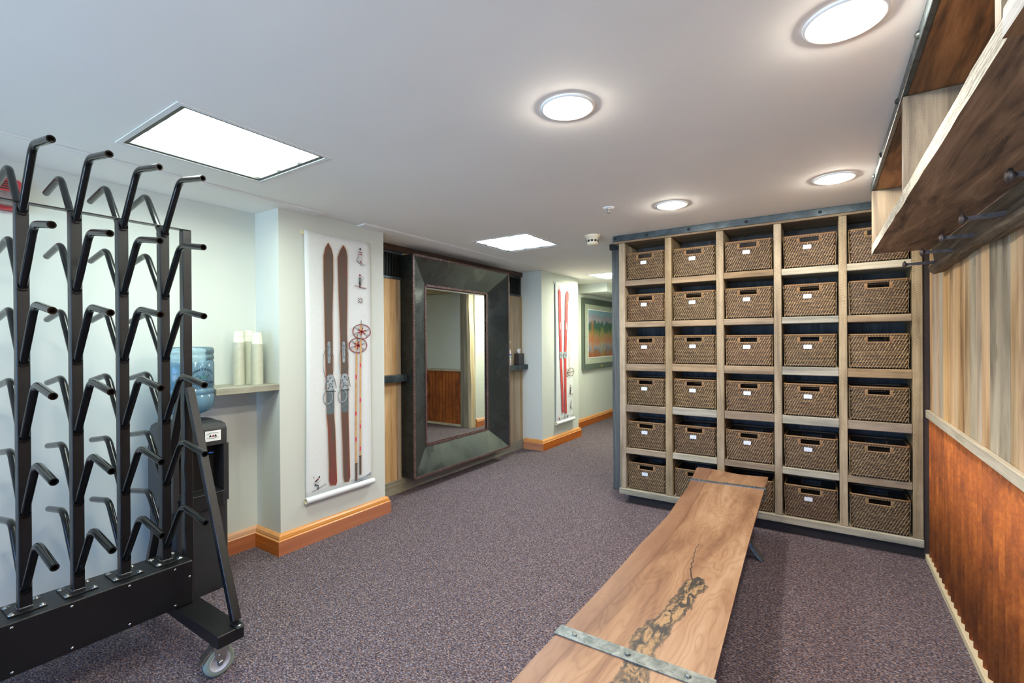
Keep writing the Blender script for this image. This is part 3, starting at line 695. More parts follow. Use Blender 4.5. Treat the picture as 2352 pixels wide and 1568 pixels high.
# ================================================================== WATER COOLER + JUG
CX0, CX1, CY0, CY1 = -3.33, -2.985, 1.125, 1.415
ccx, ccy = (CX0 + CX1) / 2, (CY0 + CY1) / 2
cool = thing('water_cooler', (ccx, ccy, 0), 'tall charcoal plastic water cooler standing behind the boot drying rack', 'water cooler')
def rrect(x0, x1, y0, y1, r, n=5):
    pts = []
    for cx, cy, a0 in ((x1 - r, y1 - r, 0), (x0 + r, y1 - r, 90), (x0 + r, y0 + r, 180), (x1 - r, y0 + r, 270)):
        for k in range(n + 1):
            a = math.radians(a0 + 90 * k / n); pts.append((cx + r * math.cos(a), cy + r * math.sin(a)))
    return pts
def loft(b, rings, m=0, sm=True, cap=True):
    n = len(rings[0]); vs = [p for r in rings for p in r]
    fs = [(i * n + k, i * n + (k + 1) % n, (i + 1) * n + (k + 1) % n, (i + 1) * n + k) for i in range(len(rings) - 1) for k in range(n)]
    b.add(vs, fs, m, sm)
    if cap: b.add(rings[0], [tuple(reversed(range(n)))], m); b.add(rings[-1], [tuple(range(n))], m)
b = MB(); rings = []
for z, ins in ((0.0, 0.010), (0.03, 0.002), (0.08, 0.0), (0.52, 0.0)): rings.append([(x, y, z) for x, y in rrect(CX0 + ins, CX1 - ins, CY0 + ins, CY1 - ins, 0.03)])
loft(b, rings)
rings = []
for z, ins in ((0.86, 0.0), (0.945, 0.0), (0.975, 0.006), (0.99, 0.02), (0.994, 0.045)): rings.append([(x, y, z) for x, y in rrect(CX0 + ins, CX1 - ins, CY0 + ins, CY1 - ins, 0.03)])
loft(b, rings)
b.box(CX0, CX1 - 0.11, CY0, CY1, 0.52, 0.86); b.box(CX1 - 0.11, CX1 - 0.004, CY0, CY0 + 0.028, 0.52, 0.86); b.box(CX1 - 0.11, CX1 - 0.004, CY1 - 0.028, CY1, 0.52, 0.86)
b.build('cabinet', 'coolerblack', cool)
b = MB(); b.box(CX1 - 0.109, CX1 - 0.106, CY0 + 0.028, CY1 - 0.028, 0.52, 0.86); b.build('dispensing_recess', 'coolerdark', cool)
b = MB(); tr_ = [(x, y) for x, y in rrect(CX1 - 0.10, CX1 + 0.02, CY0 + 0.022, CY1 - 0.022, 0.035)]
loft(b, [[(x, y, z) for x, y in tr_] for z in (0.50, 0.515, 0.575, 0.582)]); dt = b.build('drip_tray', 'coolerdark', cool)
MB().tube([(x, y, 0.584) for x, y in tr_ + tr_[:1]], 0.003, 6).build('tray_rim', 'coolerblack', dt)
for k, (ty, mt) in enumerate(((ccy + 0.055, 'blueplastic'), (ccy - 0.055, 'red'))):
    b = MB(); b.tube([(CX1 - 0.105, ty, 0.785), (CX1 - 0.05, ty, 0.785)], 0.011, 10); b.tube([(CX1 - 0.05, ty, 0.80), (CX1 - 0.05, ty, 0.745)], 0.013, 12)
    tap = b.build('tap', 'black', cool)
    MB().hexa([(CX1 - 0.07, ty - 0.012, 0.803), (CX1 - 0.018, ty - 0.012, 0.812), (CX1 - 0.018, ty + 0.012, 0.812), (CX1 - 0.07, ty + 0.012, 0.803), (CX1 - 0.07, ty - 0.012, 0.810), (CX1 - 0.018, ty - 0.012, 0.818), (CX1 - 0.018, ty + 0.012, 0.818), (CX1 - 0.07, ty + 0.012, 0.810)]).build('tap_lever', mt, tap)
MB().lathe((ccx, ccy, 0.985), [(0.135, 0.0), (0.135, 0.006), (0.115, 0.014), (0.085, 0.010), (0.0003, 0.006)], 40).build('jug_collar', 'coolerblack', cool)

def textmesh(body, size, font_bold=0.0, spacing=1.0):
    cu = bpy.data.curves.new('lettering', 'FONT'); cu.body = body; cu.size = size; cu.align_x = 'CENTER'; cu.offset = font_bold; cu.space_character = spacing; cu.resolution_u = 3
    o = bpy.data.objects.new('tmp', cu); COL.objects.link(o); bpy.context.view_layer.update()
    dg = bpy.context.evaluated_depsgraph_get(); me = bpy.data.meshes.new_from_object(o.evaluated_get(dg))
    vs = [tuple(v.co) for v in me.vertices]; fs = [tuple(p.vertices) for p in me.polygons]
    bpy.data.objects.remove(o); bpy.data.curves.remove(cu); bpy.data.meshes.remove(me)
    return vs, fs
def letters_arc(word, size, radius, half, bold):
    """letters set one by one on an arc; returns list of (verts, faces) in flat u,w"""
    out = []; n = len(word)
    for i, ch in enumerate(word):
        a = -half + 2 * half * i / (n - 1); vs, fs = textmesh(ch, size, bold)
        ca, sa = math.cos(-a), math.sin(-a); vs = [(x * 1.45, y, 0) for x, y, _ in vs]; out.append(([(x * ca - y * sa + radius * math.sin(a), x * sa + y * ca + radius * (math.cos(a) - 1)) for x, y, _ in vs], fs))
    return out
JR = 0.1325
jug = thing('water_jug', (ccx, ccy, 0.996), 'translucent blue water jug upside down on the charcoal water cooler', 'water jug')
zj = 0.996
prof = [(0.030, 0.0), (0.034, 0.020), (0.060, 0.040), (0.110, 0.058), (0.128, 0.080), (JR, 0.110), (JR, 0.150), (0.1285, 0.156), (0.1285, 0.162), (JR, 0.168), (JR, 0.186), (0.1285, 0.192), (0.1285, 0.198), (JR, 0.204),
        (JR, 0.345), (0.1285, 0.352), (0.1285, 0.362), (JR, 0.369), (JR, 0.383), (0.1285, 0.390), (0.1285, 0.396), (JR, 0.402), (JR, 0.425), (0.126, 0.436), (0.112, 0.440), (0.0005, 0.436)]
MB().lathe((ccx, ccy, zj), prof, 56).build('jug_shell', 'jug', jug)
wp = [(max(0.001, r - 0.004), h) for r, h in prof if h < 0.35 and h > 0.0]
wp = [(0.0005, 0.004)] + wp + [(JR - 0.004, 0.346), (0.0005, 0.346)]
MB().lathe((ccx, ccy, zj), wp, 56).build('water', 'water', jug)
lg = MB()
ac = math.radians(13)      # printed panel faces into the room
def oncyl(u, w, r=JR + 0.0006): a = ac + u / JR; return (ccx + r * math.cos(a), ccy + r * math.sin(a), w)
for vs, fs in letters_arc('MONTROSE', 0.0165, 0.088, 0.76, 0.0007): lg.add([oncyl(u, w + zj + 0.3025) for u, w in vs], fs, 0)
for body, size, dz, bold in (('970-249-2500', 0.0095, 0.2390, 0.0003), ('WATER FACTORY', 0.0195, 0.2210, 0.0006)):
    vs, fs = textmesh(body, size, bold); lg.add([oncyl(u, w + zj + dz) for u, w, _ in vs], fs, 0)
def stroke(b, pts, w, f, m=0):
    for (u0, w0), (u1, w1) in zip(pts, pts[1:]):
        L = math.hypot(u1 - u0, w1 - w0) or 1e-6; nx, ny = -(w1 - w0) / L * w / 2, (u1 - u0) / L * w / 2
        ns = max(1, int(L / 0.01)); 
        for k in range(ns):
            a0, a1 = k / ns, (k + 1) / ns
            p = [(u0 + (u1 - u0) * t, w0 + (w1 - w0) * t) for t in (a0, a1)]
            b.add([f(p[0][0] + nx, p[0][1] + ny), f(p[0][0] - nx, p[0][1] - ny), f(p[1][0] - nx, p[1][1] - ny), f(p[1][0] + nx, p[1][1] + ny)], [(0, 1, 2, 3)], m)
bz = zj + 0.254
for cx_, hw, hh in ((-0.034, 0.021, 0.026), (0.0, 0.020, 0.040), (0.030, 0.014, 0.026)):
    stroke(lg, [(cx_ - hw, bz), (cx_, bz + hh), (cx_ + hw * 0.8, bz)], 0.0014, oncyl)
    stroke(lg, [(cx_ - hw * 0.45, bz + hh * 0.52), (cx_ - hw * 0.15, bz + hh * 0.6), (cx_, bz + hh * 0.45), (cx_ + hw * 0.15, bz + hh * 0.62), (cx_ + hw * 0.35, bz + hh * 0.5)], 0.0016, oncyl)
stroke(lg, [(-0.06, bz - 0.001), (0.06, bz - 0.001)], 0.001, oncyl)
for cx_ in (-0.020, -0.001, 0.017):
    for q in range(3):
        z0 = bz + q * 0.005; hw = 0.0075 - q * 0.002
        lg.add([oncyl(cx_ - hw, z0), oncyl(cx_ + hw, z0), oncyl(cx_, z0 + 0.010)], [(0, 1, 2)], 1)
lg.build('printed_logo', ['ink', 'inkgreen'], jug, recalc=False)
# small sticker on cabinet
st = MB(); sx = CX1 + 0.0008; sy0, sy1, sz0, sz1 = ccy + 0.015, ccy + 0.100, 0.885, 0.945
st.add([(sx, sy0, sz0), (sx, sy1, sz0), (sx, sy1, sz1), (sx, sy0, sz1)], [(0, 1, 2, 3)])
F = lambda u, w: (sx + 0.0006, (sy0 + sy1) / 2 + u, sz0 + w)
stroke(st, [(-0.034, 0.040), (-0.02, 0.046), (0, 0.048), (0.02, 0.046), (0.030, 0.042)], 0.0022, F, 1)
stroke(st, [(-0.034, 0.020), (-0.015, 0.016), (0.005, 0.016), (0.03, 0.020)], 0.0022, F, 1)
for c_ in (-0.015, 0.0, 0.013): st.add([F(c_ - 0.008, 0.024), F(c_ + 0.008, 0.024), F(c_, 0.040)], [(0, 1, 2)], 1 if c_ else 2)
st.build('white_sticker', ['white', 'inkblack', 'inkred'], cool, recalc=False)

# ================================================================== CUP SHELF + CUPS
shf = tag(boxo('cup_shelf', XA + 0.0005, XC, 1.412, Y1 - 0.0005, 1.130, 1.174, 'greyshelf', None, 0.003), 'thick grey weathered wooden shelf in the wall corner beside the water cooler', 'shelf')
def cup_mesh():
    b = MB(); b.lathe((0, 0, 0), [(0.0362, 0.0), (0.0372, 0.0015), (0.0362, 0.003), (0.0340, 0.0035), (0.0285, 0.078), (0.0275, 0.080), (0.0004, 0.080)], 24)
    o = b.build('plastic_cup', 'cup', None); o.data.transform(Matrix.Translation(o.location)); o.location = (0, 0, 0); return o
c0 = cup_mesh(); used = False
for k, (cx_, cy_, n, nm) in enumerate(((-3.315, 1.640, 52, 'left stack'), (-3.335, 1.722, 53, 'rear right stack'), (-3.235, 1.722, 50, 'front right stack'))):
    random.seed(k)
    for i in range(n):
        o = c0 if not used else c0.copy()
        if used: COL.objects.link(o)
        used = True
        lean = 0.004 * math.sin(i / n * 2.2 + k)
        o.location = (cx_ + lean, cy_ - lean * 0.6, 1.1742 + 0.0056 * i)
        tag(o, 'clear plastic cup nested upside down in the ' + nm + ' on the grey shelf', 'cup', 'clear plastic cups of the ' + nm)

# ================================================================== FIRE ALARM
fa = thing('fire_alarm', (XA, 0.51, 2.13), 'red wall fire alarm with clear strobe lens, high at the left edge', 'fire alarm')
b = MB(); loft(b, [[(x, y, z) for y, z in rrect(0.40, 0.622, 2.128, 2.285, 0.02)] for x in (XA + 0.0005, XA + 0.035, XA + 0.042)], sm=False); b.build('alarm_body', 'red', fa)
b = MB(); loft(b, [[(x, y, z) for y, z in rrect(0.43, 0.605, 2.145, 2.212, 0.015)] for x in (XA + 0.0425, XA + 0.075, XA + 0.08)], sm=False); b.build('strobe_lens', 'lens', fa)
b = MB(); [b.box(XA + 0.0425, XA + 0.046, 0.44, 0.59, 2.232 + k * 0.011, 2.237 + k * 0.011) for k in range(4)]; b.build('horn_slot', 'black', fa)

# ================================================================== WALL SCROLLS
def flatpoly(b, poly, x, m):   # poly in (y,z)
    b.add([(x, y, z) for y, z in poly], [tuple(range(len(poly)))], m)
def strip(b, L, Rr, x, m):
    for i in range(len(L) - 1): b.add([(x, *L[i]), (x, *Rr[i]), (x, *Rr[i + 1]), (x, *L[i + 1])], [(0, 1, 2, 3)], m)
def ringpoly(b, c, ry, rz, w, x, m, n=20, a0=0, a1=2 * PI):
    for k in range(n):
        a, a2 = a0 + (a1 - a0) * k / n, a0 + (a1 - a0) * (k + 1) / n
        b.add([(x, c[0] + ry * math.cos(t) * s, c[1] + rz * math.sin(t) * s) for t, s in ((a, 1), (a2, 1), (a2, 1 - w), (a, 1 - w))], [(0, 1, 2, 3)], m)
def line(b, pts, w, x, m): stroke(b, pts, w, lambda u, v: (x, u, v), m)
def cloth(name, t, y0, y1, z0, z1, curl):
    b = MB(); ny, nz = 14, 40; vs = []; fs = []
    for j in range(nz + 1):
        for i in range(ny + 1):
            u, v = i / ny, j / nz
            vs.append((XC + 0.013 + curl * math.sin(PI * v) * (0.25 + 0.25 * math.sin(u * 7 + v * 2)) * 0.4 + 0.004 * (1 - u) * math.sin(v * PI), y0 + (y1 - y0) * u + curl * 0.9 * (0.5 - u) * math.sin(PI * v) ** 2, z0 + (z1 - z0) * v))
    for j in range(nz):
        for i in range(ny): a = j * (ny + 1) + i; fs.append((a, a + 1, a + ny + 2, a + ny + 1))
    b.add(vs, fs, 0, True); o = b.build(name, 'canvas', t, recalc=False)
    m = o.modifiers.new('thick', 'SOLIDIFY'); m.thickness = 0.0015; return o
XP = XC + 0.0245          # print surface, just proud of the canvas
def scroll(y0, y1, z0, z1, label):
    t = thing('wall_scroll', (XC, (y0 + y1) / 2, z0 - 0.04), label, 'wall hanging')
    cloth('canvas', t, y0, y1, z0, z1, 0.012)
    MB().box(XC + 0.001, XC + 0.0105, y0 - 0.02, y1 - 0.004, z1 - 0.034, z1 - 0.006).build('top_batten', 'cream', t)
    b = MB(); b.lathe((XC + 0.026, y0 - 0.012, z0 - 0.018), [(0.0215, 0.0), (0.0225, 0.003), (0.0225, y1 - y0 + 0.012), (0.0215, y1 - y0 + 0.022)], 24, axis='Y')
    b.lathe((XC + 0.026, y0 - 0.012, z0 - 0.018), [(0.0215, 0.0), (0.013, 0.0), (0.012, 0.02), (0.0003, 0.02)], 24, 1, axis='Y'); b.disc((XC + 0.026, y1 + 0.01, z0 - 0.018), 0.0215, 24, 'Y')
    b.build('bottom_roll', ['canvas', 'cream'], t)
    return t
s1 = scroll(2.003, 2.592, 0.335, 2.270, 'tall white canvas scroll printed with brown vintage skis and bamboo poles')
L1 = [(2.192, 2.204), (2.169, 2.166), (2.152, 2.104), (2.152, 1.925), (2.157, 1.66), (2.163, 1.249), (2.17, 0.909), (2.178, 0.814), (2.186, 0.546), (2.186, 0.412), (2.196, 0.383)]
R1 = [(2.192, 2.204), (2.217, 2.167), (2.232, 2.116), (2.231, 1.933), (2.222, 1.663), (2.222, 1.245), (2.231, 0.901), (2.238, 0.805), (2.247, 0.532), (2.252, 0.396), (2.242, 0.371)]
L2 = [(2.326, 2.207), (2.297, 2.166), (2.274, 2.108), (2.282, 1.802), (2.292, 1.529), (2.297, 1.241), (2.298, 0.892), (2.308, 0.656), (2.312, 0.415), (2.322, 0.374)]
R2 = [(2.326, 2.207), (2.35, 2.175), (2.36, 2.121), (2.357, 1.808), (2.352, 1.53), (2.36, 1.238), (2.359, 0.883), (2.365, 0.646), (2.371, 0.4), (2.359, 0.369)]
for Lq, Rq in ((L1, R1), (L2, R2)):
    b = MB(); g = 0.0035
    strip(b, [(y - g, z + (g if i == 0 else -g if i == len(Lq) - 1 else 0)) for i, (y, z) in enumerate(Lq)], [(y + g, z + (g if i == 0 else -g if i == len(Rq) - 1 else 0)) for i, (y, z) in enumerate(Rq)], XP, 1)
    strip(b, Lq, Rq, XP + 0.0004, 0)
    b.build('printed_ski', ['ski', 'inkorange'], s1, recalc=False)
for c1, c2, (lc, lr) in (((2.199, 1.215), 2.190, ((2.185, 1.30), 0.048)), ((2.327, 1.224), 2.321, ((2.322, 1.31), 0.046))):
    b = MB(); x = XP + 0.0009; cy_, cz = c1
    flatpoly(b, rrect(c2 - 0.011, c2 + 0.013, 1.30, 1.465, 0.010), x, 0)
    line(b, [(c2, 1.33), (c2, 1.44)], 0.006, x + 0.0003, 1); line(b, [(c2 - 0.010, 1.40), (c2 + 0.011, 1.40)], 0.004, x + 0.0003, 1)
    ringpoly(b, lc, lr, 0.125, 0.06, x + 0.0002, 1, 28)
    flatpoly(b, rrect(cy_ - 0.032, cy_ + 0.034, 0.915, 1.12, 0.02), x + 0.0003, 1)
    flatpoly(b, rrect(cy_ - 0.030, cy_ + 0.032, 1.09, 1.215, 0.024), x + 0.0005, 0)
    for dy, dz in ((0, 1.19), (-0.02, 1.165), (0.022, 1.165), (-0.014, 1.115), (0.020, 1.12)): ringpoly(b, (cy_ + dy, dz), 0.005, 0.006, 0.9, x + 0.0008, 2, 10)
    ringpoly(b, (cy_ + 0.002, 1.135), 0.012, 0.015, 0.2, x + 0.0008, 2, 14)
    line(b, [(cy_ - 0.045, 1.10), (cy_ - 0.036, 1.16), (cy_ - 0.03, 1.19)], 0.006, x + 0.0006, 1); line(b, [(cy_ + 0.052, 1.11), (cy_ + 0.042, 1.16), (cy_ + 0.036, 1.185)], 0.006, x + 0.0006, 1)
    line(b, [(cy_ - 0.04, 1.09), (cy_ + 0.046, 1.085)], 0.006, x + 0.0009, 2)
    ringpoly(b, (cy_ - 0.02, 1.045), 0.042, 0.052, 0.16, x + 0.0007, 0, 26); ringpoly(b, (cy_ - 0.02, 1.045), 0.044, 0.054, 0.03, x + 0.0009, 1, 26)
    b.build('printed_binding', ['inkgrey', 'inkdgrey', 'inkblack'], s1, recalc=False)
for shaft, bc, reds, g0, g1, base in (([(2.445, 1.47), (2.442, 1.389), (2.437, 1.198), (2.429, 0.683), (2.431, 0.48)], (2.457, 1.432), [(2.436, 1.181), (2.43, 0.891), (2.43, 0.686)], 0.492, 0.355, 0.012), ([(2.486, 1.60), (2.481, 1.388), (2.476, 1.196), (2.47, 0.533)], (2.492, 1.542), [(2.477, 1.27), (2.474, 0.993), (2.472, 0.782), (2.471, 0.604)], 0.545, 0.395, 0.012)):
    b = MB(); x = XP + 0.0006 + (0.001 if bc[1] > 1.5 else 0.0)
    line(b, shaft, base + 0.004, x, 4); line(b, shaft, base, x + 0.0002, 0)
    line(b, [(bc[0] - 0.006 if bc[1] < 1.5 else 2.488, bc[1]), (bc[0] - 0.006 if bc[1] < 1.5 else 2.488, bc[1] + 0.09)], 0.005, x, 5)
    for y, z in reds: line(b, [(y, z + 0.016), (y, z - 0.016)], 0.0145, x + 0.0004, 1)
    line(b, [(shaft[-1][0], g0), (shaft[-1][0] - 0.001, g1)], 0.021, x + 0.0005, 2); line(b, [(shaft[-1][0] - 0.013, g0), (shaft[-1][0] + 0.013, g0)], 0.007, x + 0.0006, 5)
    ringpoly(b, bc, 0.088, 0.060, 0.09, x + 0.0008, 3, 28); ringpoly(b, bc, 0.091, 0.063, 0.025, x + 0.001, 5, 28)
    for k in range(6):
        a = 2 * PI * k / 6 + 0.35; line(b, [(bc[0], bc[1]), (bc[0] + 0.05 * math.cos(a), bc[1] + 0.034 * math.sin(a))], 0.010, x + 0.0009, 3); line(b, [(bc[0] + 0.045 * math.cos(a), bc[1] + 0.031 * math.sin(a)), (bc[0] + 0.084 * math.cos(a), bc[1] + 0.058 * math.sin(a))], 0.012, x + 0.001, 6)
    b.build('printed_ski_pole', ['inktan', 'inkpink', 'inkbrown', 'inkred', 'inkorange', 'inkblack', 'inkgrey'], s1, recalc=False)
def fig(b, c, s, x, kind):
    P = lambda u, v: (c[0] + u * s, c[1] + v * s)
    if kind == 0:   # standing skier, diagonal skis
        ringpoly(b, P(0, .95), .07 * s, .09 * s, .95, x, 0, 10); flatpoly(b, [P(-.16, .80), P(.16, .80), P(.15, .45), P(-.13, .45)], x, 2)
        line(b, [P(-.15, .72), P(.15, .72)], .05 * s, x + .0003, 1); line(b, [P(-.15, .58), P(.15, .58)], .05 * s, x + .0003, 1)
        flatpoly(b, [P(-.12, .45), P(.14, .45), P(.10, .05), P(-.06, .10)], x, 2); line(b, [P(-.1, .5), P(-.35, .1)], .02 * s, x, 0)
        line(b, [P(-.3, .12), P(.2, -.22)], .04 * s, x + .0003, 0); line(b, [P(-.05, .06), P(.42, -.16)], .03 * s, x + .0003, 0); line(b, [P(-.02, .12), P(.10, -.02)], .08 * s, x + .0004, 1)
    if kind == 1:   # skier with raised poles
        ringpoly(b, P(0, .95), .08 * s, .09 * s, .95, x, 1, 10); flatpoly(b, [P(-.10, .80), P(.10, .80), P(.09, .45), P(-.08, .45)], x, 3)
        flatpoly(b, [P(-.10, .45), P(.09, .45), P(.03, .0), P(-.05, .0)], x, 0); line(b, [P(.12, .5), P(.16, .95)], .02 * s, x, 0); line(b, [P(.05, .1), P(.38, .85)], .02 * s, x, 0)
        line(b, [P(-.5, .12), P(.0, .05), P(.6, .0)], .04 * s, x, 1); line(b, [P(-.1, .0), P(.45, -.07), P(.6, .02)], .025 * s, x, 0)
    if kind == 2:   # crouching racer
        ringpoly(b, P(.18, .95), .07 * s, .08 * s, .95, x, 0, 10); line(b, [P(.12, .85), P(-.18, .66)], .10 * s, x, 1); flatpoly(b, [P(-.25, .7), P(.1, .8), P(.14, .5), P(-.2, .4)], x, 2)
        line(b, [P(-.22, .45), P(.1, .32), P(.02, .0)], .10 * s, x, 3); line(b, [P(.05, .62), P(.36, .70)], .05 * s, x + .0003, 2); line(b, [P(-.45, -.05), P(.8, .22)], .03 * s, x, 0); line(b, [P(.0, .10), P(.78, .34)], .025 * s, x, 0); line(b, [P(-.1, .3), P(-.35, .1)], .015 * s, x, 0)
MTF = ['inkblack', 'inkred', 'figgrey', 'inkdgrey']; MT['figgrey'] = plain('light_grey_ink', (196, 196, 194), 0.8)
b = MB(); x = XP + 0.0006
for c_, s_, k_ in (((2.485, 2.095), 0.115, 0), ((2.480, 1.895), 0.105, 1), ((2.085, 0.375), 0.095, 2)):
    b = MB(); fig(b, c_, s_, x, k_); b.build('printed_skier', MTF, s1, recalc=False)
b = MB()
for k in range(8):
    a = k * PI / 4; line(b, [(2.482 + 0.010 * math.cos(a), 1.792 + 0.010 * math.sin(a)), (2.482 + 0.026 * math.cos(a), 1.792 + 0.026 * math.sin(a))], 0.006 if k % 2 else 0.004, x, 0 if k % 2 else 1)
b.build('printed_snowflake', MTF, s1, recalc=False)
b = MB(); line(b, [(2.050, 0.480), (2.062, 0.466)], 0.0025, x, 1); line(b, [(2.062, 0.480), (2.050, 0.466)], 0.0025, x, 0); b.build('printed_snowflake', MTF, s1, recalc=False)
b = MB(); vs = [(2.40, 0.352), (2.412, 0.362), (2.47, 0.366), (2.52, 0.372), (2.566, 0.392), (2.585, 0.385), (2.57, 0.366), (2.52, 0.356), (2.44, 0.346)]
flatpoly(b, vs, XP + 0.0004, 0); b.build('printed_strap', ['inkgrey'], s1, recalc=False)
b = MB(); random.seed(3); yy = 2.43
for k in range(7): line(b, [(yy, 0.341 + random.uniform(0, .004)), (yy + 0.004, 0.350), (yy + 0.007, 0.343)], 0.0018, x, 0); yy += 0.0105
b.build('signature', ['inkblack'], s1, recalc=False)

s2 = scroll(5.795, 6.345, 0.325, 2.288, 'narrower-looking far white canvas scroll printed with red skis and one pole')
def ribbon(b, pts, ws, x, m):
    strip(b, [(p[0] - w, p[1]) for p, w in zip(pts, ws)], [(p[0] + w, p[1]) for p, w in zip(pts, ws)], x, m)
for pts, ws in (([(5.896, 2.242), (5.900, 2.19), (5.910, 2.156), (5.921, 1.832), (5.93, 1.408), (5.941, 1.125), (5.973, 0.768), (5.99, 0.438)], [0.004, 0.005, 0.034, 0.038, 0.034, 0.032, 0.031, 0.031]),
                ([(6.169, 2.221), (6.163, 2.19), (6.156, 2.14), (6.145, 2.06), (6.131, 1.986), (6.099, 1.551), (6.076, 1.263), (6.072, 0.975), (6.074, 0.687), (6.08, 0.412)], [0.004, 0.006, 0.048, 0.050, 0.044, 0.035, 0.033, 0.032, 0.031, 0.031])):
    b = MB(); ribbon(b, pts, ws, XP, 0); c = pts[-3][0] if len(pts) == 8 else 6.075
    flatpoly(b, rrect(c - 0.050, c + 0.050, 1.21, 1.30, 0.015), XP + 0.0005, 1); line(b, [(c - 0.03, 1.27), (c + 0.03, 1.24)], 0.012, XP + 0.0008, 2)
    cc = 5.925 if len(pts) == 8 else 6.107
    line(b, [(cc, 1.72), (cc + 0.005, 1.62)], 0.012, XP + 0.0005, 3); line(b, [(cc + 0.004, 1.60), (cc + 0.008, 1.52)], 0.010, XP + 0.0005, 2); line(b, [(c - 0.045, 1.10), (c + 0.04, 1.02)], 0.008, XP + 0.0007, 0)
    b.build('printed_ski', ['inkskired', 'inkgrey', 'inkdgrey', 'canvas'], s2, recalc=False)
b = MB(); line(b, [(6.169, 2.02), (6.189, 1.552), (6.214, 1.083), (6.223, 0.965)], 0.012, XP + 0.0012, 0)
for c_, r_ in (((6.246, 1.0), (0.108, 0.062)), ((6.13, 0.995), (0.05, 0.06))):
    ringpoly(b, c_, r_[0], r_[1], 0.12, XP + 0.0014, 1, 24); line(b, [(c_[0] - r_[0], c_[1]), (c_[0] + r_[0], c_[1])], 0.007, XP + 0.0015, 1); line(b, [(c_[0], c_[1] - r_[1]), (c_[0], c_[1] + r_[1])], 0.007, XP + 0.0015, 2)
line(b, [(6.16, 2.07), (6.13, 2.01), (6.17, 1.99)], 0.010, XP + 0.0013, 0); b.build('printed_ski_pole', ['inkorange', 'inkbrown', 'inkred'], s2, recalc=False)
for c_, s_, k_ in (((6.235, 0.67), 0.14, 1), ((6.252, 0.47), 0.12, 0)):
    b = MB(); fig(b, c_, s_, XP + 0.0006, k_); b.build('printed_skier', MTF, s2, recalc=False)
for yy, mm in ((5.872, 1), (5.955, 2), (6.045, 3), (6.14, 0)):
    b = MB(); flatpoly(b, rrect(yy - 0.010, yy + 0.012, 0.345, 0.385, 0.004), XP + 0.0005, mm); b.build('printed_badge', MTF, s2, recalc=False)

# ================================================================== ALCOVE: planks, header, mirror, vents, shelves
al = thing('alcove_cladding', (-3.445, (Y2 + Y3) / 2, 0), 'vertical reclaimed planks lining the recess behind the big mirror', 'wall cladding')
b = MB(); random.seed(12); y = Y2 + 0.001
for w in (0.42, 0.14) + (0.16,) * 12 + (0.13, 0.16, 0.2):
    y1 = min(y + w, Y3 - 0.001)
    if y < 3.246 < y1: y1 = 3.246
    if y < 5.083 < y1: y1 = 5.083
    if y1 - y < 0.02: break
    b.box(-3.4545, -3.436, y + 0.001, y1 - 0.001, 0.0, 2.06 if (y < 3.24 or y > 5.08) else 2.33, 0 if y < 3.1 else 1); y = y1
b.build('plank', ['alcoveboard', 'alcovegrey'], al, 0.0015)
b = MB(); b.box(-3.4355, -3.418, Y2 + 0.001, 3.27, 0.0, 0.132, 0); b.box(-3.4355, -3.425, 3.272, Y3 - 0.001, 0, 0.125, 0); b.build('bottom_board', 'greyboardY', al, 0.002)
b = MB(); b.box(-3.4545, -3.425, Y2 + 0.001, Y3 - 0.001, 2.331, 2.3875); b.build('header_board', 'darkbrownY', al, 0.002)
def vent(y0, y1, label):
    t = thing('air_vent', (-3.445, (y0 + y1) / 2, 2.065), label, 'vent')
    b = MB(); f = 0.022
    for a, c, d, e in ((y0, y1, 2.061, 2.061 + f), (y0, y1, 2.325 - f, 2.325), (y0, y0 + f, 2.061 + f, 2.325 - f), (y1 - f, y1, 2.061 + f, 2.325 - f)): b.box(-3.4545, -3.425, a, c, d, e)
    b.box(-3.4545, -3.450, y0 + f, y1 - f, 2.083, 2.303)
    b.build('vent_frame', 'iron', t, 0.001)
    b = MB(); n = int((y1 - y0 - 2 * f) / 0.019)
    for k in range(n):
        yy = y0 + f + (k + 0.5) * (y1 - y0 - 2 * f) / n; b.box(-3.449, -3.430, yy - 0.003, yy + 0.003, 2.083, 2.303)
    b.build('vent_bars', 'darkiron', t)
vent(2.95, 3.245, 'black barred air vent above the planks left of the mirror')
vent(5.085, 5.395, 'black air vent above the planks right of the mirror')

XF, XG = -3.260, -3.410
MY0, MY1, MZ0, MZ1 = 3.222, 4.860, 0.146, 2.297
GY0, GY1, GZ0, GZ1 = 3.505, 4.585, 0.385, 2.045
mir = thing('wall_mirror', (-3.42, (MY0 + MY1) / 2, MZ0), 'huge mirror in a deep sloping grey steel frame with ribbed brown edging', 'mirror')
O = [(MY0, MZ0), (MY1, MZ0), (MY1, MZ1), (MY0, MZ1)]; I = [(GY0, GZ0), (GY1, GZ0), (GY1, GZ1), (GY0, GZ1)]
e = 0.012
Oi = [(MY0 + e, MZ0 + e), (MY1 - e, MZ0 + e), (MY1 - e, MZ1 - e), (MY0 + e, MZ1 - e)]
for k in range(4):
    k2 = (k + 1) % 4
    q = MB(); q.add([(XF - 0.002, *Oi[k]), (XF - 0.002, *Oi[k2]), (XG + 0.022, *I[k2]), (XG + 0.022, *I[k]), (XF - 0.012, *Oi[k]), (XF - 0.012, *Oi[k2]), (XG + 0.004, *I[k2]), (XG + 0.004, *I[k])],
              [(0, 1, 2, 3), (7, 6, 5, 4), (0, 4, 5, 1), (1, 5, 6, 2), (2, 6, 7, 3), (3, 7, 4, 0)])
    q.build('bevelled_panel', 'frameiron', mir)
b = MB(); w = 0.010
for a, c, d, f in ((MY0, MY0 + w, MZ0, MZ1), (MY1 - w, MY1, MZ0, MZ1), (MY0 + w, MY1 - w, MZ0, MZ0 + w), (MY0 + w, MY1 - w, MZ1 - w, MZ1)): b.box(-3.435, XF - 0.012, a, c, d, f)
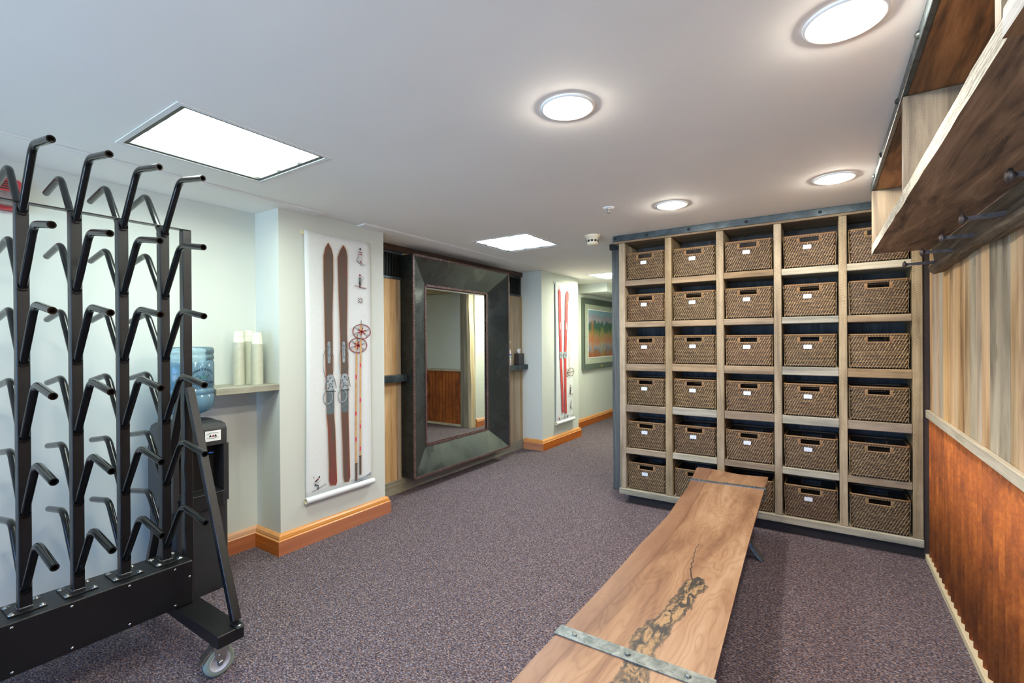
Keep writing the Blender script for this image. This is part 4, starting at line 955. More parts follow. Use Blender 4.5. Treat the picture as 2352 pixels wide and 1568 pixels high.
b.build('side_box', 'darkiron', mir)
def beading(name, y0, y1, z0, z1, x, r, pitch):
    b = MB()
    for ya, yb, za, zb in ((y0, y1, z0, z0), (y0, y1, z1, z1), (y0, y0, z0, z1), (y1, y1, z0, z1)):
        L = math.hypot(yb - ya, zb - za); n = int(L / pitch); hor = abs(yb - ya) > abs(zb - za)
        if hor: b.box(x - r * 0.9, x - r * 0.1, ya, yb, za - r * 0.8, za + r * 0.8)
        else: b.box(x - r * 0.9, x - r * 0.1, ya - r * 0.8, ya + r * 0.8, za, zb)
        for k in range(n):
            t = (k + 0.5) / n; yy, zz = ya + (yb - ya) * t, za + (zb - za) * t; h = pitch * 0.30
            if hor: b.box(x - r * 0.5, x + r * 0.55, yy - h, yy + h, zz - r, zz + r)
            else: b.box(x - r * 0.5, x + r * 0.55, yy - r, yy + r, zz - h, zz + h)
    return b.build(name, 'bead', mir)
beading('outer_beading', MY0 + 0.005, MY1 - 0.005, MZ0 + 0.005, MZ1 - 0.005, XF, 0.010, 0.020)
beading('inner_beading', GY0 + 0.012, GY1 - 0.012, GZ0 + 0.012, GZ1 - 0.012, XG + 0.022, 0.011, 0.016)
b = MB(); x = XG
for k in range(4):
    pass
gi = 0.026; g0 = [(GY0 + 0.004, GZ0 + 0.004), (GY1 - 0.004, GZ0 + 0.004), (GY1 - 0.004, GZ1 - 0.004), (GY0 + 0.004, GZ1 - 0.004)]; gi_ = [(GY0 + 0.045, GZ0 + 0.045), (GY1 - 0.045, GZ0 + 0.045), (GY1 - 0.045, GZ1 - 0.045), (GY0 + 0.045, GZ1 - 0.045)]
b.add([(XG + 0.0035, *p) for p in gi_] + [(XG, *p) for p in g0], [(0, 1, 2, 3)] + [(4 + k, 4 + (k + 1) % 4, (k + 1) % 4, k) for k in range(4)])
b.build('mirror_glass', 'mirror', mir, recalc=False)
b = MB(); b.box(-3.430, XG - 0.002, GY0, GY1, GZ0, GZ1); b.build('backing', 'black', mir)

def ledge(y0, y1, label):
    b = MB(); b.box(-3.4355, -3.344, y0, y1, 1.136, 1.144); b.box(-3.352, -3.344, y0, y1, 1.080, 1.136)
    return tag(b.build('iron_ledge', 'iron', None, 0.002), label, 'shelf')
ledge(Y2 + 0.001, MY0 - 0.001, 'dark iron angle ledge left of the mirror, nothing on it')
ledge(MY1 + 0.001, Y3 - 0.001, 'dark iron angle ledge right of the mirror holding a bottle and tissue box')
bo = thing('sanitizer_bottle', (-3.392, 5.02, 1.1445), 'white pump bottle with violet label on the ledge right of the mirror', 'bottle')
MB().lathe((-3.392, 5.02, 1.1445), [(0.0005, 0.0), (0.040, 0.0), (0.042, 0.006), (0.042, 0.150), (0.038, 0.185), (0.024, 0.215), (0.013, 0.232), (0.013, 0.250)], 28).build('bottle_body', 'white', bo)
b = MB()
for z0, z1, m in ((0.128, 0.150, 0), (0.100, 0.116, 1), (0.030, 0.036, 0)): b.lathe((-3.392, 5.02, 1.1445), [(0.0424, z0), (0.0426, z0 + 0.001), (0.0426, z1 - 0.001), (0.0424, z1)], 28, m)
b.build('bottle_label', ['labelblue', 'labelteal'], bo)
b = MB(); b.lathe((-3.392, 5.02, 1.1445), [(0.015, 0.250), (0.015, 0.268), (0.005, 0.270), (0.005, 0.300), (0.013, 0.302), (0.013, 0.312), (0.0005, 0.314)], 16); b.tube([(-3.392, 5.02, 1.452), (-3.385, 5.055, 1.450), (-3.382, 5.066, 1.440)], 0.005, 8); b.build('pump', 'white', bo)
tb = thing('tissue_box', (-3.392, 5.285, 1.1445), 'dark brown square tissue box with a white tissue, on the ledge right of the mirror', 'tissue box')
b = MB(); b.box(-3.432, -3.352, 5.215, 5.355, 1.1445, 1.160); b.box(-3.429, -3.355, 5.218, 5.352, 1.160, 1.296); b.build('box_cover', 'tissuebox', tb, 0.004)
b = MB(); vs = []; fs = []; random.seed(4); n = 12
for j in range(6):
    for k in range(n):
        a = 2 * PI * k / n; r = (0.016 + 0.012 * math.sin(j / 5 * 2.6)) * (1 + 0.3 * math.sin(3 * a + j)); vs.append((-3.392 + r * math.cos(a) * 0.7, 5.285 + r * math.sin(a), 1.294 + j * 0.012 + 0.004 * math.sin(2 * a)))
for j in range(5):
    for k in range(n): k2 = (k + 1) % n; fs.append((j * n + k, j * n + k2, (j + 1) * n + k2, (j + 1) * n + k))
fs.append(tuple(5 * n + k for k in range(n))); b.add(vs, fs, 0, True); b.build('tissue', 'canvas', tb)

# ================================================================== FRAMED PICTURE IN THE CORRIDOR
pc = thing('framed_picture', (XA, 8.05, 0.955), 'large framed colourful landscape print on the corridor wall', 'picture')
PY0, PY1, PZ0, PZ1 = 7.30, 8.95, 0.960, 2.190
b = MB(); fwid = 0.095; XO = XA + 0.045
for (a, c), (d, e_), nm in ():
    pass
Ofr = [(PY0, PZ0), (PY1, PZ0), (PY1, PZ1), (PY0, PZ1)]; Ifr = [(PY0 + fwid, PZ0 + fwid), (PY1 - fwid, PZ0 + fwid), (PY1 - fwid, PZ1 - fwid), (PY0 + fwid, PZ1 - fwid)]
for k in range(4):
    k2 = (k + 1) % 4
    b.add([(XO, *Ofr[k]), (XO, *Ofr[k2]), (XO - 0.015, *Ifr[k2]), (XO - 0.015, *Ifr[k]), (XA + 0.0005, *Ofr[k]), (XA + 0.0005, *Ofr[k2]), (XA + 0.0005, *Ifr[k2]), (XA + 0.0005, *Ifr[k])], [(0, 1, 2, 3), (0, 4, 5, 1), (3, 2, 6, 7), (7, 6, 5, 4)])
b.build('frame', 'pictureframe', pc)
boxo('mat_board', XA + 0.002, XA + 0.018, PY0 + fwid, PY1 - fwid, PZ0 + fwid, PZ1 - fwid, 'matboard', pc)
AY0, AZ0 = 7.55, 1.17
b = MB(); b.box(XA + 0.0185, XA + 0.0195, AY0 - 0.02, PY1 - 0.24, AZ0 - 0.015, 2.01); b.build('mount_border', 'white', pc)
b = MB(); b.box(XA + 0.0197, XA + 0.0202, AY0, PY1 - 0.26, AZ0, 1.995); po = b.build('print', 'painting', pc)
po.data.transform(Matrix.Translation((-(XA - pc.location.x), -(AY0 - pc.location.y), -(AZ0 - pc.location.z)))); po.location = (XA - pc.location.x, AY0 - pc.location.y, AZ0 - pc.location.z)
boxo('plaque', XO - 0.012, XO - 0.004, 8.03, 8.13, PZ0 + 0.02, PZ0 + 0.055, 'brass', pc)

# ================================================================== SMOKE DETECTOR + SPRINKLER
sd = thing('smoke_detector', (-1.725, 3.92, H), 'cream smoke detector hanging from the ceiling near the basket cubby', 'smoke detector')
MB().lathe((-1.725, 3.92, H), [(0.070, -0.0005), (0.070, -0.008), (0.062, -0.022), (0.052, -0.028), (0.050, -0.070), (0.044, -0.084), (0.0005, -0.086)], 36).build('detector_body', 'offwhite', sd)
b = MB()
for k in range(10):
    a = 2 * PI * k / 10; ux, uy = math.cos(a), math.sin(a); r = 0.0508; h = 0.010
    b.hexa([(-1.725 + ux * r2 - uy * s_, 3.92 + uy * r2 + ux * s_, H + z) for z in (-0.062, -0.044) for r2, s_ in ((r - 0.002, -h), (r + 0.001, -h), (r + 0.001, h), (r - 0.002, h))])
b.build('detector_slots', 'black', sd)
sp = thing('fire_sprinkler', (-1.27, 3.165, H), 'small white and chrome sprinkler head in the ceiling', 'sprinkler')
MB().lathe((-1.27, 3.165, H), [(0.040, -0.0005), (0.038, -0.005), (0.022, -0.010), (0.010, -0.010)], 24).build('escutcheon', 'white', sp)
b = MB(); b.lathe((-1.27, 3.165, H), [(0.010, -0.010), (0.010, -0.018), (0.004, -0.018), (0.004, -0.036)], 12); b.lathe((-1.27, 3.165, H), [(0.0005, -0.038), (0.014, -0.038), (0.014, -0.036), (0.0005, -0.036)], 16); b.tube([(-1.28, 3.165, H - 0.018), (-1.283, 3.165, H - 0.028), (-1.27, 3.165, H - 0.037)], 0.0015, 6); b.tube([(-1.26, 3.165, H - 0.018), (-1.257, 3.165, H - 0.028), (-1.27, 3.165, H - 0.037)], 0.0015, 6)
b.build('sprinkler_head', 'chrome', sp)

# ================================================================== BASKET CUBBY
YC, YD = 4.076, 4.428
cb = thing('basket_cubby', (-0.50, YC, 0), 'floor to ceiling reclaimed wood cubby of thirty compartments with a black iron band', 'shelving unit')
posts = [(-1.539, -1.485), (-1.131, -1.077), (-0.723, -0.669), (-0.316, -0.266), (0.089, 0.137), (0.490, 0.543)]
tops = [1.990, 1.624, 1.252, 0.885, 0.500, 0.130]
for k, (a, c) in enumerate(posts): boxo('upright', a, c, YC, YD, 0.131, 2.330, 'postZ', cb, 0.003)
for r, tz in enumerate(tops[:5]):
    for c in range(5):
        x0, x1 = posts[c][1] + 0.0003, posts[c + 1][0] - 0.0003; random.seed(r * 7 + c); dz = random.uniform(-0.004, 0.004)
        z1 = tz + dz
        nn = 6; b = MB()
        b.box(x0, x1, YC + random.uniform(0.0, 0.006), YD, z1 - 0.050 - (0.012 if r in (2, 3) else 0), z1)
        b.build('shelf', 'shelfG' if (c == 3 or (c == 1 and r > 2) or (c == 4 and r == 0) or (c == 1 and r == 4)) else 'shelfX', cb, 0.004)
boxo('bottom_board', -1.545, 0.5445, YC - 0.012, YD, 0.078, 0.1305, 'shelfG', cb, 0.004)
boxo('top_board', -1.585, 0.5445, YC - 0.006, YD, 2.331, 2.358, 'shelfX', cb, 0.002)
bnd = boxo('iron_band', -1.590, 0.545, YC - 0.016, YC - 0.0065, 2.347, 2.398, 'iron', cb, 0.001)
boxo('top_filler', -1.585, 0.5445, YC - 0.006, YD, 2.3585, 2.398, 'darkplank', cb)
for xx in (-1.565, -1.28, -0.93, -0.50, -0.02, 0.40): MB().lathe((xx, YC - 0.016, 2.373), [(0.0003, -0.008), (0.006, -0.008), (0.010, -0.006), (0.012, 0.0)], 14, axis='Y').build('band_bolt', 'darkiron', bnd)
b = MB(); random.seed(8); xx = -1.539
while xx < 0.54:
    w = random.choice((0.10, 0.13, 0.16)); x2 = min(xx + w, 0.543); b.box(xx + 0.001, x2 - 0.001, YD + 0.001, YD + 0.018, 0.131, 2.33); xx = x2
b.build('back_plank', 'darkplank', cb)
boxo('plinth', -1.47, 0.544, YC + 0.03, YD, 0.0, 0.0775, 'plinth', cb)

# ---- one basket, then copies
BWd, BDp, BHt = 0.334, 0.300, 0.243
bk0 = thing('wicker_basket', (0, 0, 0), 'x', 'basket', 'wicker baskets in the cubby')
def per(s, ins=0.0, z=0.0):
    """point on the rounded rectangle ring at arc length parameter; front face centred at y=0"""
    pass
def ringpath(z, grow=0.0):
    tp = 0.006 * (1 - z / BHt)      # slight taper to the bottom
    x = BWd / 2 - 0.006 - tp + grow; y0 = 0.006 + tp * 0.5 - grow; y1 = BDp - 0.006 - tp + grow
    return rrect(-x, x, y0, y1, 0.016 + grow, 3)
rows = 22; ph = 0.226 / rows
reeds = MB(); HX, HZ0, HZ1 = 0.064, 0.183, 0.217
def tri(b, pts, closed, r, m=0):
    """reed with square section lofted along 2D path at height z"""
for rI in range(rows):
    z = 0.006 + (rI + 0.5) * ph; P2 = ringpath(z); hole = HZ0 < z < HZ1
    n = len(P2)
    # ordered: corners; split at front (y small) and back centre when a hole row
    def seg(pts):
        path = [(p[0], p[1], z) for p in pts]
        reeds.tube(path, 0.0047, 6, cap=True)
    front = [p for p in P2]
    if not hole:
        path = [(p[0], p[1], z) for p in P2] + [(P2[0][0], P2[0][1], z)]
        reeds.tube(path, 0.0047, 6, cap=False)
    else:
        right = [p for p in P2 if p[0] > 0]; left = [p for p in P2 if p[0] < 0]
        # rrect order: (+,+) corner, (-,+), (-,-), (+,-)
        q = len(P2) // 4; pp = P2[0:q]; pm = P2[q:2 * q]; mm = P2[2 * q:3 * q]; mp = P2[3 * q:4 * q]
        yb, yf = pp[-1][1], mp[0][1]
        seg([(HX, yf)] + mp + pp + [(HX, yb)]); seg([(-HX, yb)] + pm + mm + [(-HX, yf)])
reeds.build('woven_body', 'reed', bk0)
st = MB(); sp_ = 0.0165
for rI in range(rows):
    z = 0.006 + (rI + 0.5) * ph; P2 = ringpath(z, 0.0046); hole = HZ0 - 0.004 < z < HZ1 + 0.002
    q = len(P2) // 4; xw = P2[0][0]; yf = min(p[1] for p in P2); yb = max(p[1] for p in P2)
    sh = (rI * 0.0052) % sp_; hx = xw - 0.006
    k = int(2 * hx / sp_) + 1; h = ph * 0.58; t = 0.00195; sl = 0.0017
    for i in range(k + 1):
        u = -hx + i * sp_ + sh
        if u > hx: continue
        for yy, sgn in ((yf, -1), (yb, 1)):
            if hole and abs(u) < HX + 0.012: continue
            if yy == yb and rI < 12: continue
            st.hexa([(u - t - sl, yy - 0.0016, z - h), (u + t - sl, yy - 0.0016, z - h), (u + t - sl, yy + 0.0014, z - h), (u - t - sl, yy + 0.0014, z - h), (u - t + sl, yy - 0.0016, z + h), (u + t + sl, yy - 0.0016, z + h), (u + t + sl, yy + 0.0014, z + h), (u - t + sl, yy + 0.0014, z + h)])
    ky = int((yb - yf) / sp_)
    for i in range(ky):
        v = yf + 0.008 + i * sp_ + sh
        if v > yb - 0.006: continue
        for xx in (-xw, xw):
            st.hexa([(xx - 0.0014, v - t - sl, z - h), (xx + 0.0014, v - t - sl, z - h), (xx + 0.0014, v + t - sl, z - h), (xx - 0.0014, v + t - sl, z - h), (xx - 0.0014, v - t + sl, z + h), (xx + 0.0014, v - t + sl, z + h), (xx + 0.0014, v + t + sl, z + h), (xx - 0.0014, v + t + sl, z + h)])
for rI in range(1, rows):
    z = 0.006 + rI * ph; P2 = ringpath(z, 0.0030)
    if HZ0 - 0.006 < z < HZ1 + 0.004:
        q = len(P2) // 4; pp = P2[0:q]; pm = P2[q:2 * q]; mm = P2[2 * q:3 * q]; mp = P2[3 * q:4 * q]; yb, yf = pp[-1][1], mp[0][1]
        for path in ([(HX, yf)] + mp + pp + [(HX, yb)], [(-HX, yb)] + pm + mm + [(-HX, yf)]): st.tube([(p[0], p[1], z) for p in path], 0.0014, 4)
    else: st.tube([(p[0], p[1], z) for p in P2] + [(P2[0][0], P2[0][1], z)], 0.0014, 4, cap=False)
st.build('binding_strand', 'strand', bk0)
rm = MB(); P2 = ringpath(0.235, 0.001)
rm.tube([(p[0], p[1], 0.2345) for p in P2] + [(P2[0][0], P2[0][1], 0.2345)], 0.0072, 8, cap=False)
rm.build('rim', 'rimwick', bk0)
bt = MB(); P2 = ringpath(0.0, -0.002); bt.add([(p[0], p[1], 0.004) for p in P2] + [(p[0], p[1], 0.010) for p in P2], [tuple(range(len(P2))), tuple(range(len(P2), 2 * len(P2)))]); bt.build('base', 'reed', bk0)
ln = MB()   # dark sheet standing in for shade between reeds, with the hand holes left open
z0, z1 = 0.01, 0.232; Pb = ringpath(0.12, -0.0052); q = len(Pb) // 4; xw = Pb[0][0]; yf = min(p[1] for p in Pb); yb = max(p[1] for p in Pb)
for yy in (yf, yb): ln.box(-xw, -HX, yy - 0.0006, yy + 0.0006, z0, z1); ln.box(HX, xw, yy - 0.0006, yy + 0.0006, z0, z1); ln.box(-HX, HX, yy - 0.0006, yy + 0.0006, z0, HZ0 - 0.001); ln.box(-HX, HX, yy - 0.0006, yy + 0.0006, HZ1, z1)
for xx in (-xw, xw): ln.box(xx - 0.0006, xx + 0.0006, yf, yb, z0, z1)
m_ = NT('basket_gap_shade'); m_.col(m_.ramp(m_.noise(m_.mapped(m_.obj(), (1, 1, 90)), 1, 2), [(0.4, rgb(24, 19, 16)), (0.6, rgb(50, 38, 30))])); m_.set(0.9); MT['lining'] = m_.m
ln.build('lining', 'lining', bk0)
hf = P2f = min(p[1] for p in ringpath(0.2, 0.0))
for nm, yy in (('front_handle_trim', min(p[1] for p in ringpath(0.2))), ('rear_handle_trim', max(p[1] for p in ringpath(0.2)))):
    h = MB(); h.tube([(-HX - 0.012, yy, HZ0 - 0.001), (HX + 0.012, yy, HZ0 - 0.001)], 0.0050, 8)
    for s_ in (-1, 1):
        for k in range(5): zz = HZ0 + 0.002 + k * (HZ1 - HZ0) / 4.6; h.tube([(s_ * (HX - 0.003), yy, zz), (s_ * (HX + 0.004), yy - (0.0035 if yy < 0.1 else -0.0035), zz), (s_ * (HX + 0.013), yy, zz)], 0.0046, 6)
    h.build(nm, 'wrap', bk0)
tg = MB(); ty = hf - 0.0085
loft(tg, [[(x - 0.012, y, z + 0.148) for x, z in rrect(-0.026, 0.026, -0.015, 0.015, 0.004)] for y in (ty + 0.002, ty)], 0, False)
tg.disc((-0.033, ty - 0.0003, 0.148), 0.0016, 8, 'Y', 1); tg.disc((0.009, ty - 0.0003, 0.148), 0.0016, 8, 'Y', 1)
tgo = tg.build('name_tag', ['tag', 'inkblack'], bk0)
ROWN = ['top row', 'second row from the top', 'third row from the top', 'fourth row from the top', 'fifth row from the top', 'bottom row']
COLN = ['leftmost column', 'second column from the left', 'middle column', 'fourth column from the left', 'rightmost column']
shelfz = tops
first = True
src = bk0
for r in range(6):
    for c in range(5):
        random.seed(100 + r * 5 + c)
        t = src if first else copy_tree(src)
        first = False
        x = (posts[c][1] + posts[c + 1][0]) / 2 + random.uniform(-0.004, 0.004)
        random.seed(r * 7 + c); dz = random.uniform(-0.004, 0.004) if r < 5 else 0.0
        z = shelfz[r] + dz + 0.001
        x = (posts[c][1] + posts[c + 1][0]) / 2
        rz = math.radians(random.uniform(-0.9, 0.9)); yy = YC + random.uniform(0.010, 0.022)
        if (r, c) == (4, 4): rz = math.radians(-1.2); yy = YC - 0.012; x -= 0.004
        if (r, c) == (5, 4): yy = YC + 0.004
        t.location = (x, yy, z); t.rotation_euler = (0, 0, rz)
        tagd = ' with white tag' if c < 4 else ' without tag'
        t['label'] = 'wicker basket%s, %s, %s' % (tagd, ROWN[r], COLN[c])
# baskets of the last column carry no tag
for o in list(bpy.data.objects):
    if o.name.startswith('name_tag') and o.parent and 'without tag' in o.parent.get('label', ''): bpy.data.objects.remove(o)

# ================================================================== OVERHEAD CUBBY ON THE RIGHT WALL + HOOK RAIL
UY0, UY1 = -0.90, 3.620
XU = 0.262
oc = thing('overhead_cubby', (0.42, 1.4, 1.93), 'rough wooden overhead cubby shelf with iron band along the right wall', 'wall shelf')
boxo('top_board', XU, 0.555, UY0, UY1, 2.352, 2.397, 'brownY', oc, 0.003)
ib = boxo('iron_band', 0.243, XU - 0.0005, UY0, UY1 + 0.004, 2.352, 2.398, 'iron', oc, 0.002)
for yy in (3.35, 2.98, 2.35, 1.87, 1.30, 0.7, 0.1): MB().lathe((0.243, yy, 2.374), [(0.013, 0.0), (0.011, -0.006), (0.005, -0.010), (0.0003, -0.011)], 14, axis='X').build('band_bolt', 'darkiron', ib)
boxo('back_board', 0.556, 0.5735, UY0, UY1, 1.985, 2.397, 'brownY', oc)
zb = lambda y: 1.916 + 0.0158 * y        # the bottom board rises slightly towards the far end
def bottomboard(name, y0, y1, mat, x0=0.245, lift=0.0):
    b = MB(); n = 24; random.seed(int(y0 * 10)); jag = [random.uniform(-0.0025, 0.0025) for _ in range(n + 1)]
    th = 0.047
    for i in range(n):
        a, c = y0 + (y1 - y0) * i / n, y0 + (y1 - y0) * (i + 1) / n
        b.add([(x0 + jag[i], a, zb(a) + jag[i] * 0.6), (0.5195, a, zb(a)), (0.5195, c, zb(c)), (x0 + jag[i + 1], c, zb(c) + jag[i + 1] * 0.6), (x0 + jag[n - i] * 0.6, a, zb(a) + th + lift), (0.5195, a, zb(a) + th), (0.5195, c, zb(c) + th), (x0 + jag[n - i - 1] * 0.6, c, zb(c) + th + lift)],
              [(0, 3, 2, 1)], 0)
        b.add([(x0 + jag[i], a, zb(a) + jag[i] * 0.6), (x0 + jag[i + 1], c, zb(c) + jag[i + 1] * 0.6), (x0 + jag[n - i - 1] * 0.6, c, zb(c) + th + lift), (x0 + jag[n - i] * 0.6, a, zb(a) + th + lift)], [(0, 1, 2, 3)], 1)
        b.add([(x0 + jag[n - i] * 0.6, a, zb(a) + th + lift), (x0 + jag[n - i - 1] * 0.6, c, zb(c) + th + lift), (0.5195, c, zb(c) + th), (0.5195, a, zb(a) + th)], [(0, 1, 2, 3)], 0)
        b.add([(0.5195, a, zb(a)), (0.5195, a, zb(a) + th), (0.5195, c, zb(c) + th), (0.5195, c, zb(c))], [(0, 1, 2, 3)], 0)
    for yy, f in ((y0, 1), (y1, -1)): b.add([(x0, yy, zb(yy)), (0.5195, yy, zb(yy)), (0.5195, yy, zb(yy) + th), (x0, yy, zb(yy) + th)], [(0, 1, 2, 3)], 1)
    return b.build(name, mat, oc, weld=True)
bottomboard('bottom_board', 1.06, UY1, ['brownY2', 'paleedge'])
bottomboard('bottom_board', UY0, 1.058, ['brownY2', 'greyend'], 0.240)
for yy in (UY1 - 0.042, 2.255, 1.10, -0.05):
    b = MB(); z0 = zb(yy) + 0.048; b.box(0.2475 if yy < 3.5 else 0.2455, 0.555, yy, yy + 0.040, z0, 2.3515); b.build('divider_panel', 'palepanel', oc, 0.003)

hr = thing('hook_rail', (0.56, 1.4, 1.83), 'dark live edge timber rail under the overhead cubby with iron spike hooks', 'hook rail')
b = MB(); n = 70; random.seed(21); prof = lambda y, k: None; rings = []
for i in range(n + 1):
    y = UY0 + (3.60 - UY0) * i / n; w1 = 0.006 * math.sin(y * 5.1) + 0.004 * math.sin(y * 13.7) + random.uniform(-0.0015, 0.0015); w2 = 0.005 * math.sin(y * 4.3 + 1) + 0.003 * math.sin(y * 17) + random.uniform(-0.001, 0.001)
    zt = zb(y) - 0.001; zc = 1.888 + w1 - 0.016 * (3.6 - y) / 4.5; zl = zc - 0.036 + w2 * 0.6; 
    rings.append([(0.5735, y, zt), (0.5205, y, zt), (0.532, y, zc + 0.004), (0.506 + w2 * 0.4, y, zc - 0.006), (0.510 + w1 * 0.3, y, zl), (0.528, y, zl - 0.012 + w2), (0.5735, y, zl - 0.006)])
loft(b, rings, 0, False); b.build('rail', 'rail', hr)
def spike(y, L, dz, tw):
    b = MB(); z = 1.876 - 0.016 * (3.6 - y) / 4.5; x1 = 0.515; x0 = x1 - L; s_ = 0.0082
    b.hexa([(x0, y - s_ * .8, z - s_ * .8 + dz), (x1, y - s_, z - s_), (x1, y + s_, z - s_), (x0, y + s_ * .8, z - s_ * .8 + dz), (x0, y - s_ * .8, z + s_ * .8 + dz), (x1, y - s_, z + s_), (x1, y + s_, z + s_), (x0, y + s_ * .8, z + s_ * .8 + dz)])
    vs = b.lathe((x0, y, z + dz), [(0.0003, -0.010), (0.011, -0.008), (0.0200, -0.001), (0.0200, 0.003), (0.010, 0.008), (0.007, 0.015)], 12, axis='X')
    return b.build('spike_hook', 'spike', hr)
for k, (y, L, dz) in enumerate(((3.44, 0.135, -0.002), (3.02, 0.115, 0.002), (2.62, 0.105, 0.0), (2.22, 0.115, -0.004), (1.72, 0.115, 0.004), (1.30, 0.11, 0.0), (0.9, 0.12, 0.0), (0.5, 0.11, 0.0))): spike(y, L, dz, 0)

# ================================================================== BENCH
Lp = [(3.935, -0.842), (3.863, -0.838), (3.558, -0.806), (3.317, -0.780), (3.001, -0.768), (2.755, -0.753), (2.504, -0.756), (2.288, -0.762), (2.039, -0.760), (1.75, -0.761), (1.489, -0.768), (1.419, -0.771), (1.265, -0.775), (1.148, -0.773), (0.7, -0.79), (0.35, -0.775)]
Rp = [(3.935, -0.344), (3.559, -0.338), (2.948, -0.325), (2.483, -0.312), (1.976, -0.294), (1.667, -0.283), (1.477, -0.276), (1.0, -0.268), (0.35, -0.262)]
SP = [(3.94, -0.735), (3.292, -0.690), (2.767, -0.662), (2.434, -0.661), (2.187, -0.661), (1.897, -0.676), (1.626, -0.692), (1.501, -0.696), (1.420, -0.698), (1.192, -0.706), (0.35, -0.72)]
def interp(T, y):
    for (a, va), (c, vc) in zip(T, T[1:]):
        if c <= y <= a:
            t = (a - y) / (a - c + 1e-9); return va + (vc - va) * t
    return T[0][1] if y > T[0][0] else T[-1][1]
CRK = [(-0.521, 2.443), (-0.517, 2.415), (-0.522, 2.385), (-0.514, 2.35), (-0.516, 2.32), (-0.506, 2.29), (-0.509, 2.262), (-0.499, 2.239), (-0.503, 2.205), (-0.492, 2.18), (-0.495, 2.155), (-0.483, 2.12), (-0.477, 2.09), (-0.461, 2.05)]
BL = [(2.09, -0.452), (2.054, -0.477), (2.008, -0.486), (1.927, -0.488), (1.812, -0.497), (1.699, -0.510), (1.672, -0.532), (1.596, -0.540), (1.522, -0.540), (1.485, -0.530), (1.423, -0.520), (1.30, -0.520), (1.1, -0.50), (1.0, -0.47)]
BR = [(2.09, -0.43), (2.03, -0.406), (1.945, -0.419), (1.843, -0.430), (1.771, -0.438), (1.68, -0.449), (1.623, -0.450), (1.561, -0.460), (1.504, -0.462), (1.45, -0.454), (1.364, -0.440), (1.2, -0.42), (1.0, -0.46)]
def segd(px, py, P):
    best = 9
    for (x0, y0), (x1, y1) in zip(P, P[1:]):
        dx, dy = x1 - x0, y1 - y0; t = max(0, min(1, ((px - x0) * dx + (py - y0) * dy) / (dx * dx + dy * dy + 1e-12)))
        best = min(best, math.hypot(px - x0 - t * dx, py - y0 - t * dy))
    return best
bn = thing('plank_bench', (-0.55, 2.15, 0), 'long live edge wooden slab bench strapped with iron bands', 'bench')
NU, NV = 130, 460; ZT, TH = 0.450, 0.066
vs = []; fs = []; cols = []; crk = []; BY0, BY1 = 0.35, 3.905
for j in range(NV + 1):
    y = BY0 + (BY1 - BY0) * j / NV
    xl, xr = interp(Lp, y), interp(Rp, y)
    for i in range(NU + 1):
        u = i / NU; x = xl + (xr - xl) * u
        far = (y - BY0) / (BY1 - BY0); yy = y + (0.02 * math.sin(u * 7 + 0.4) - 0.02 * u if j == NV else 0)
        vs.append((x + 0.55, yy - 2.15, ZT)); 
        red = 0.0
        if 1.0 < y < 2.10:
            bl, br = interp(BL, y), interp(BR, y); d = min(x - bl, br - x); d = min(d, 2.09 - y); red = max(0.0, min(1.0, 0.5 + d / 0.05))
        g = 1.0 if x < interp(SP, y) else 0.0
        dl = abs(x - interp(SP, y)); bb = max(0.0, 1 - dl / 0.0065)
        cols.append((red, g, bb, 1.0))
        dc = segd(x, y, CRK) if 2.0 < y < 2.5 else 9
        crk.append((max(0.0, 1 - dc / (0.005 + 0.006 * max(0, (2.3 - y) * 3))),) * 3 + (1.0,))
W_ = NU + 1
for j in range(NV):
    for i in range(NU): a = j * W_ + i; fs.append((a, a + 1, a + W_ + 1, a + W_))
nt = len(vs); 
# underside and edges (live edge slopes under on the left)
low = []
for j in range(NV + 1):
    y = BY0 + (BY1 - BY0) * j / NV; xl, xr = interp(Lp, y), interp(Rp, y)
    low.append((xl + 0.55 + 0.012, y - 2.15, ZT - TH)); low.append((xr + 0.55 - 0.012, y - 2.15, ZT - TH))
vs += low; cols += [(0, 0, 0, 1)] * len(low); crk += [(0, 0, 0, 1)] * len(low)
for j in range(NV):
    a = nt + 2 * j; fs.append((a, a + 2, a + 3, a + 1))
    fs.append((j * W_, (j + 1) * W_, a + 2, a)); fs.append((j * W_ + NU, a + 1, a + 3, (j + 1) * W_ + NU))
fs.append(tuple([nt] + [nt + 1] + [NU - i for i in range(NU + 1)])); fs.append(tuple([nt + 2 * NV + 1, nt + 2 * NV] + [NV * W_ + i for i in range(NU + 1)]))
me = bpy.data.meshes.new('slab_top'); me.from_pydata(vs, [], fs); me.materials.append(MT['slab'])
for nm, data in (('burl', cols), ('crack', crk)):
    a = me.color_attributes.new(nm, 'FLOAT_COLOR', 'POINT'); a.data.foreach_set('color', [q for c in data for q in c])
bm = bmesh.new(); bm.from_mesh(me); bmesh.ops.recalc_face_normals(bm, faces=bm.faces); bm.to_mesh(me); bm.free()
so = bpy.data.objects.new('slab_top', me); COL.objects.link(so); so.parent = bn
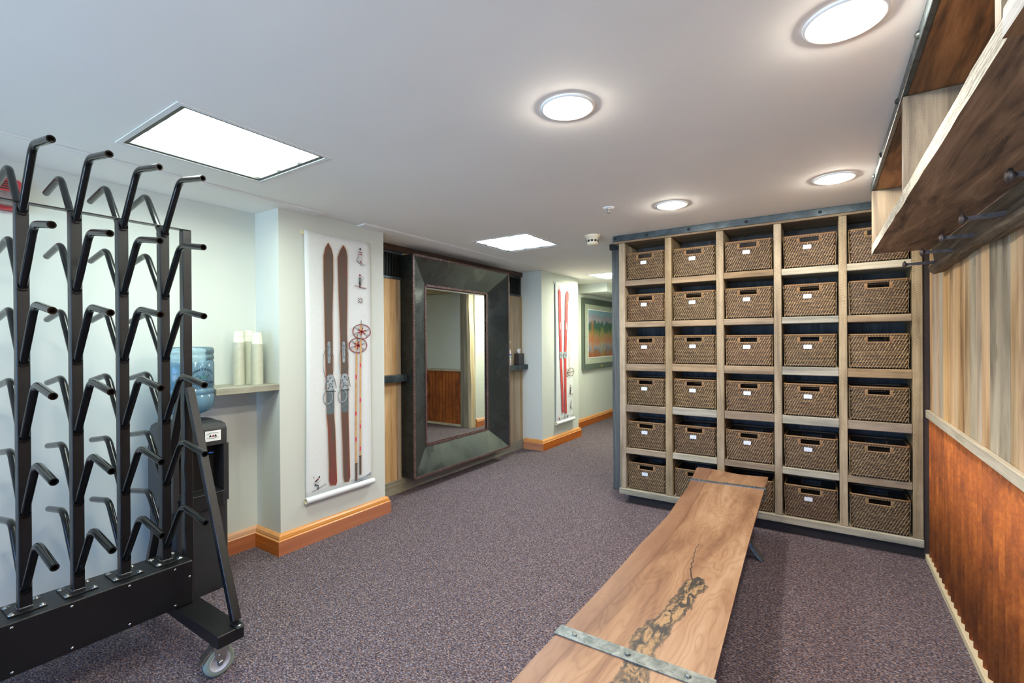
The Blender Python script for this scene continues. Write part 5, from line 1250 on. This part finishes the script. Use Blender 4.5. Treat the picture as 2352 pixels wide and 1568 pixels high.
def strapo(y0, y1, skew):
    b = MB(); xl = interp(Lp, y0) - 0.003; xr = interp(Rp, y0) + 0.003; n = 16; z = ZT
    for i in range(n):
        t0, t1 = i / n, (i + 1) / n; xa, xb = xl + (xr - xl) * t0, xl + (xr - xl) * t1; ya, yb_ = skew * t0, skew * t1
        b.hexa([(xa, y0 + ya, z + .0002), (xb, y0 + yb_, z + .0002), (xb, y1 + yb_, z + .0002), (xa, y1 + ya, z + .0002), (xa, y0 + ya, z + .0045), (xb, y0 + yb_, z + .0045), (xb, y1 + yb_, z + .0045), (xa, y1 + ya, z + .0045)])
    for xx, e_, s_ in ((xl, 0, -1), (xr, skew, 1)):
        xo = sorted((xx, xx + s_ * 0.0045)); b.box(xo[0], xo[1], y0 + e_, y1 + e_, z - TH - 0.004, z + 0.0045)
    b.box(xl, xr, y0 + min(0, skew), y1 + max(0, skew), z - TH - 0.0045, z - TH - 0.0005)
    s = b.build('iron_strap', 'strap', bn)
    for t in (0.12, 0.49, 0.86): MB().lathe((xl + (xr - xl) * t, (y0 + y1) / 2 + skew * t, z + 0.0045), [(0.0095, 0), (0.0095, 0.004), (0.007, 0.0055), (0.0003, 0.006)], 6, sm=False).build('strap_bolt', 'strap', s)
    return s
strapo(1.422, 1.478, 0.006); strapo(3.525, 3.565, 0.035)
for yy in (3.50, 0.95):
    xl, xr = interp(Lp, yy) + 0.05, interp(Rp, yy) - 0.005; cxm = (xl + xr) / 2
    for s_ in (-1, 1):
        e_ = xr if s_ > 0 else xl; b = MB()
        pts = [(e_ - s_ * 0.13, ZT - TH - 0.006), (e_ - s_ * 0.115, 0.30), (e_ - s_ * 0.10, 0.16), (e_ - s_ * 0.06, 0.07), (e_ - s_ * 0.02, 0.020), (e_ - s_ * 0.005, 0.0)]
        hw = 0.035
        for (xa, za), (xb, zb_) in zip(pts, pts[1:]):
            L = math.hypot(xb - xa, zb_ - za); nx, nz = (zb_ - za) / L * 0.009, -(xb - xa) / L * 0.009
            b.hexa([(xa - nx, yy - hw, max(0.0005, za - nz)), (xa + nx, yy - hw, max(0.0005, za + nz)), (xa + nx, yy + hw, max(0.0005, za + nz)), (xa - nx, yy + hw, max(0.0005, za - nz)), (xb - nx, yy - hw, max(0.0005, zb_ - nz)), (xb + nx, yy - hw, max(0.0005, zb_ + nz)), (xb + nx, yy + hw, max(0.0005, zb_ + nz)), (xb - nx, yy + hw, max(0.0005, zb_ - nz))])
        b.build('leg', 'strap', bn)
    boxo('crossbar', xl + 0.10, xr - 0.10, yy - 0.03, yy + 0.03, ZT - TH - 0.017, ZT - TH - 0.0055, 'darkiron', bn)
print('objects', len(bpy.data.objects))
